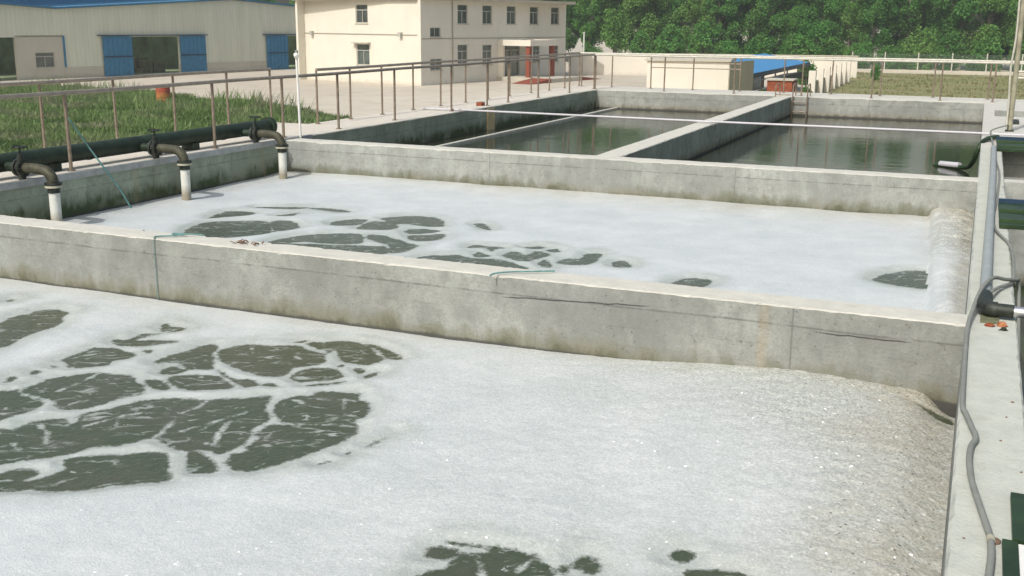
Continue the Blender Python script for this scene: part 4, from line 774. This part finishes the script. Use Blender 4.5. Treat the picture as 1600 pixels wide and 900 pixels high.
b = MB(); Fs.box(b, .02, 3.3, 0, .03, 0, 2.84); b.build('side_wall', M['shade_render'], hs)  # side face painted darker than the front to carry its shade
b = MB(); Fh.box(b, -.1, 3.43, -3.4, .08, 2.852, 2.93); b.build('roof', M['plinth'], hs)
b = MB(); Fs.box(b, 1.9, 2.6, .03, .06, 0, 1.55); b.build('door', M['dark'], hs)
# blue roofed shed
bs = empty('open_shed', (-11.5, 59, ZG)); tag(bs, 'long open shed with a bright blue sloping roof behind the hut', 'shed')
b = MB(); P8 = [(-11.45, 58.0, 1.80), (-11.45, 79.5, 1.80), (-14.6, 79.5, 2.35), (-14.6, 58.0, 2.35)]
vs = [(x, y, ZG+h) for x, y, h in P8]+[(x, y, ZG+h-.06) for x, y, h in P8]; b.addf(vs, [(0, 1, 2, 3), (7, 6, 5, 4), (0, 4, 5, 1), (1, 5, 6, 2), (2, 6, 7, 3), (3, 7, 4, 0)]); b.build('roof', M['bluebright'], bs)
b = MB(); b.box(-11.46, -11.40, 58.0, 79.5, ZG+1.55, ZG+1.797); b.build('fascia', M['blueedge'], bs)
for y in (58.5, 62.6, 66.8, 71, 75.2, 79.2):
    for x, hh in ((-11.55, 1.55), (-14.5, 2.25)): MB().box(x-.04, x+.04, y-.04, y+.04, ZG, ZG+hh).build('post', M['steel'], bs)
b = MB(); b.box(-14.62, -14.55, 58.2, 79.4, ZG, ZG+1.3); b.build('back_wall', M['creamwall'], bs)
tk = empty('brick_stack', (-8.7, 52.6, ZG)); tag(tk, 'red brown brick stack in front of the blue roofed shed', 'brick stack')
MB().box(-9.35, -8.2, 52.0, 53.2, ZG, ZG+1.82).build('bricks', M['brick'], tk); MB().box(-9.42, -8.13, 51.93, 53.27, ZG+1.82, ZG+1.88).build('cover_slab', M['plinth'], tk)
tb = MB(); tb.addf([(-9.6, 55, ZG+1.75), (-9.75, 66, ZG+1.72), (-10.9, 66, ZG+1.55), (-10.8, 55, ZG+1.55), (-9.6, 55, ZG+1.40), (-9.75, 66, ZG+1.35)], [(0, 1, 2, 3), (0, 4, 5, 1)]); 
tag(tb.build('tarp', plain('dark tarp', (.03, .035, .03), .6, 0, .3, 1)), 'dark sagging tarp in front of the blue roofed shed', 'tarp')
# white post fence going away
pf_ = empty('post_wall', (-9.87, 72.45, ZG)); tag(pf_, 'row of white concrete posts with low brick infill beside the dry field', 'fence')
PY = [68.5, 72.4, 76.0, 79.8, 83.2, 86.6, 90.0]
for y in PY: x = -9.84-(y-72.4)*.017; MB().box(x-.05, x+.36, y-.16, y+.16, ZG, ZG+1.66).build('post', M['creamwall'], pf_)
for a, b_ in zip(PY[:-1], PY[1:]): x = -9.84-((a+b_)/2-72.4)*.017; MB().box(x-.05, x+.05, a+.11, b_-.11, ZG, ZG+.95).build('infill', plain('old brick infill', (.30, .26, .20), .95, 0, .4, 3) if a == PY[0] else bpy.data.materials['old brick infill'], pf_)
# wire fence at the back of the field
def meshm():
    n = N('wire mesh'); p = n.pos(); X = n.xyz(p); a = n.math('ABSOLUTE', n.math('SINE', n.math('MULTIPLY', X[0], 26))); c = n.math('ABSOLUTE', n.math('SINE', n.math('MULTIPLY', X[2], 26)))
    k = n.math('LESS_THAN', n.math('MINIMUM', a, c), .16); t = n.new('ShaderNodeBsdfTransparent')
    return n.end(n.mixs(k, t.outputs[0], n.bsdf((.16, .22, .16), .6)))
wf = empty('wire_fence', (-12, 110.6, ZG)); tag(wf, 'long green wire mesh fence with pale posts along the back of the dry field', 'fence')
Ff = Face((-12.0, 111.2), (72, 4.2)); b = MB(); Ff.box(b, 0, 72, -.01, .01, .05, 1.75); b.build('mesh', meshm(), wf)
for k in range(25): b = MB(); Ff.box(b, k*3-.05, k*3+.05, -.05, .05, 0, 1.9); b.build('post', M['rail_pale'], wf)
b = MB(); Ff.box(b, 0, 72, .06, .22, 0, .28); b.build('kerb', M['plinth'], wf)
# drum, thin pole in the yard
dm = empty('drum', (-40.5, 46.8, ZG)); tag(dm, 'rusty orange red drum standing at the edge of the weeds', 'drum')
def drumm():
    n = N('rusty drum'); p = n.pos(); a = n.noise(p, 3, 5, .7)
    return n.end(n.bsdf(n.mix(n.rng(n.math('ADD', n.xyz(p)[2], n.math('MULTIPLY', a, .5)), -2.05, -1.85), (.40, .16, .04), (.36, .07, .04)), .7))
M['drum'] = drumm()
b = MB(); b.tube([(-40.5, 46.8, ZG+z) for z in (0, .30, .31, .34, .35, .62, .63, .66, .67, .92)], [.37, .37, .39, .39, .37, .37, .39, .39, .37, .37], 22, True); b.build('barrel', M['drum'], dm, True)
MB().tube([(-40.5, 46.8, ZG+.92), (-40.5, 46.8, ZG+.95)], .385, 22).build('rim', M['drum'], dm, True)
yp = empty('yard_pole', (-33.0, 92.6, ZG)); tag(yp, 'thin white pole standing behind the yard wall right of the office', 'pole')
MB().tube([(-33.0, 92.9, ZG), (-33.0, 92.9, .78)], .07, 8).build('shaft', M['white_paint'], yp, True); MB().tube([(-33.0, 92.9, .78), (-33.0, 92.9, .86)], .11, 8).build('cap', M['white_paint'], yp, True)

# ------------------------------------------------------------ trees
def leaf_cloud(n, hgt, rad, base, seed, lobes=70, size=.26):
    r = np.random.default_rng(seed)
    cz = base+(hgt-base)*r.beta(1.5, 1.35, lobes); t = (cz-base)/(hgt-base)
    env = rad*np.clip(np.sin(np.pi*np.clip(t*.86+.14, 0, 1))**.6, .2, 1)
    th = r.uniform(0, 6.28, lobes); rr = env*np.sqrt(r.uniform(0, 1, lobes))*.85
    cen = np.stack([rr*np.cos(th), rr*np.sin(th), cz], 1); lr = r.uniform(.55, 1.25, lobes)*rad*.27
    k = r.integers(0, lobes, n); g = r.normal(0, 1, (n, 3)); g /= np.linalg.norm(g, axis=1)[:, None]; g *= (r.uniform(.1, 1.25, n)**.6)[:, None]
    c = cen[k]+g*lr[k][:, None]*np.array([1, 1, 1.25])
    a = r.normal(0, 1, (n, 3)); a /= np.linalg.norm(a, axis=1)[:, None]; b = np.cross(a, r.normal(0, 1, (n, 3))); b /= np.linalg.norm(b, axis=1)[:, None]
    s = (r.uniform(.6, 1.3, n)*size)[:, None]
    v = np.stack([c-a*s*.5, c+b*s*.38, c+a*s*.5, c-b*s*.38], 1).reshape(-1, 3)
    tone = np.clip(r.normal(.42, .22, n)+(r.uniform(-.3, .3, lobes))[k], 0, 1)
    return v, np.repeat(tone, 4).astype(np.float32), cen
def tree_meshes(seed, n, hgt, rad, base, size):
    v, tone, cen = leaf_cloud(n, hgt, rad, base, seed, size=size)
    o = arr_mesh('crown', v, np.arange(n*4).reshape(n, 4), M['leaf']); o.data.attributes.new('tone', 'FLOAT', 'POINT').data.foreach_set('value', tone)
    b = MB(); r = random.Random(seed)
    tr = smooth_path([(0, 0, 0), (r.uniform(-.1, .1), r.uniform(-.1, .1), hgt*.3), (r.uniform(-.2, .2), r.uniform(-.2, .2), hgt*.62), (0, 0, hgt*.93)], 3)
    b.tube(tr, [.17*(1-.85*i/(len(tr)-1)) for i in range(len(tr))], 7)
    for c in cen[::2]:
        z0 = max(.8, c[2]-r.uniform(.8, 2)); b.tube([(0, 0, z0), (c[0]*.5, c[1]*.5, (z0+c[2])/2), tuple(c)], [.06, .04, .015], 4)
    t = b.build('trunk', M['bark'])
    C.objects.unlink(o); C.objects.unlink(t); return o, t
VAR = [tree_meshes(s, 32000, h, r_, b_, .20) for s, h, r_, b_ in ((1, 14.0, 2.5, .5), (2, 15.5, 2.3, .6), (3, 13.0, 2.7, .4), (4, 16.5, 2.4, .8), (5, 11.0, 2.5, .3))]
BUSH = [tree_meshes(s, 5000, h, r_, .05, .25) for s, h, r_ in ((11, 3.4, 1.7), (12, 2.7, 1.9), (13, 4.0, 1.6))]
def tree(V, x, y, s, rz, label, group, name='poplar_tree', z=ZG):
    e = empty(name, (x, y, z), rz); tag(e, label, 'tree' if 'tree' in name else 'bush', group)
    for src in V: c = src.copy(); C.objects.link(c); c.parent = e
    e.scale = (s, s, s*random.uniform(.95, 1.05)); return e
rt_ = random.Random(21)
cols = []
x = -50.
while x < 24: cols.append(x); x += rt_.uniform(2.4, 3.3)
gaps = {}
for i, x in enumerate(cols):
    y = 121+rt_.uniform(-1.2, 1.8)+x*.06
    tree(VAR[rt_.randrange(5)], x, y, rt_.uniform(.80, 1.32), rt_.uniform(0, 6.28), 'tall dense green poplar in the front row behind the yard wall and wire fence', 'poplars of the front row')
x = -54.
while x < 32:
    tree(VAR[rt_.randrange(5)], x, 129+rt_.uniform(-2, 2), rt_.uniform(.72, 1.2), rt_.uniform(0, 6.28), 'green poplar of the second row, seen through gaps in the front row', 'poplars of the second row'); x += rt_.uniform(3.8, 5.5)
for i in range(20):
    x = -34+i*3.1+rt_.uniform(-.8, .8)
    if x > -11: y = 115.5+rt_.uniform(0, 1.5)
    else: y = 112+rt_.uniform(0, 3)
    tree(BUSH[rt_.randrange(3)], x, y, rt_.uniform(.8, 1.15), rt_.uniform(0, 6.28), 'leafy bush filling the foot of the poplar row', 'bushes under the poplars', 'leafy_bush')
for i in range(17):
    y = 74+i*4.2; tree(VAR[rt_.randrange(5)], -118+i*3.4+rt_.uniform(-2, 2), y+rt_.uniform(-2, 2), rt_.uniform(.72, .9), rt_.uniform(0, 6.28), 'dark green tree showing just above the warehouse roof', 'trees behind the warehouse')
for i, (x, y, s, l) in enumerate(((-12.3, 84, .5, 'low leafy bush beyond the blue shed by the yard wall'), (-10.6, 58.5, .34, 'dark low bush between the hut and the brick stack'), (-8.2, 94, .30, 'small green bush on the dry field beside the last white posts'), (-9.0, 62, .28, 'small scrubby bush right of the brick stack'))):
    tree(BUSH[i % 3], x, y, s, i*1.3, l, None, 'shrub')

hz = N('thin haze'); pv = hz.new('ShaderNodeVolumePrincipled'); pv.inputs['Color'].default_value = (.93, .95, .96, 1); pv.inputs['Density'].default_value = .0008; pv.inputs['Anisotropy'].default_value = .2
hz.t.links.new(pv.outputs[0], hz.out.inputs['Volume'])
tag(MB().box(-150, 80, -12, 175, ZG-1, 24).build('haze', hz.m), 'thin pale haze filling the air', None, None, 'stuff')
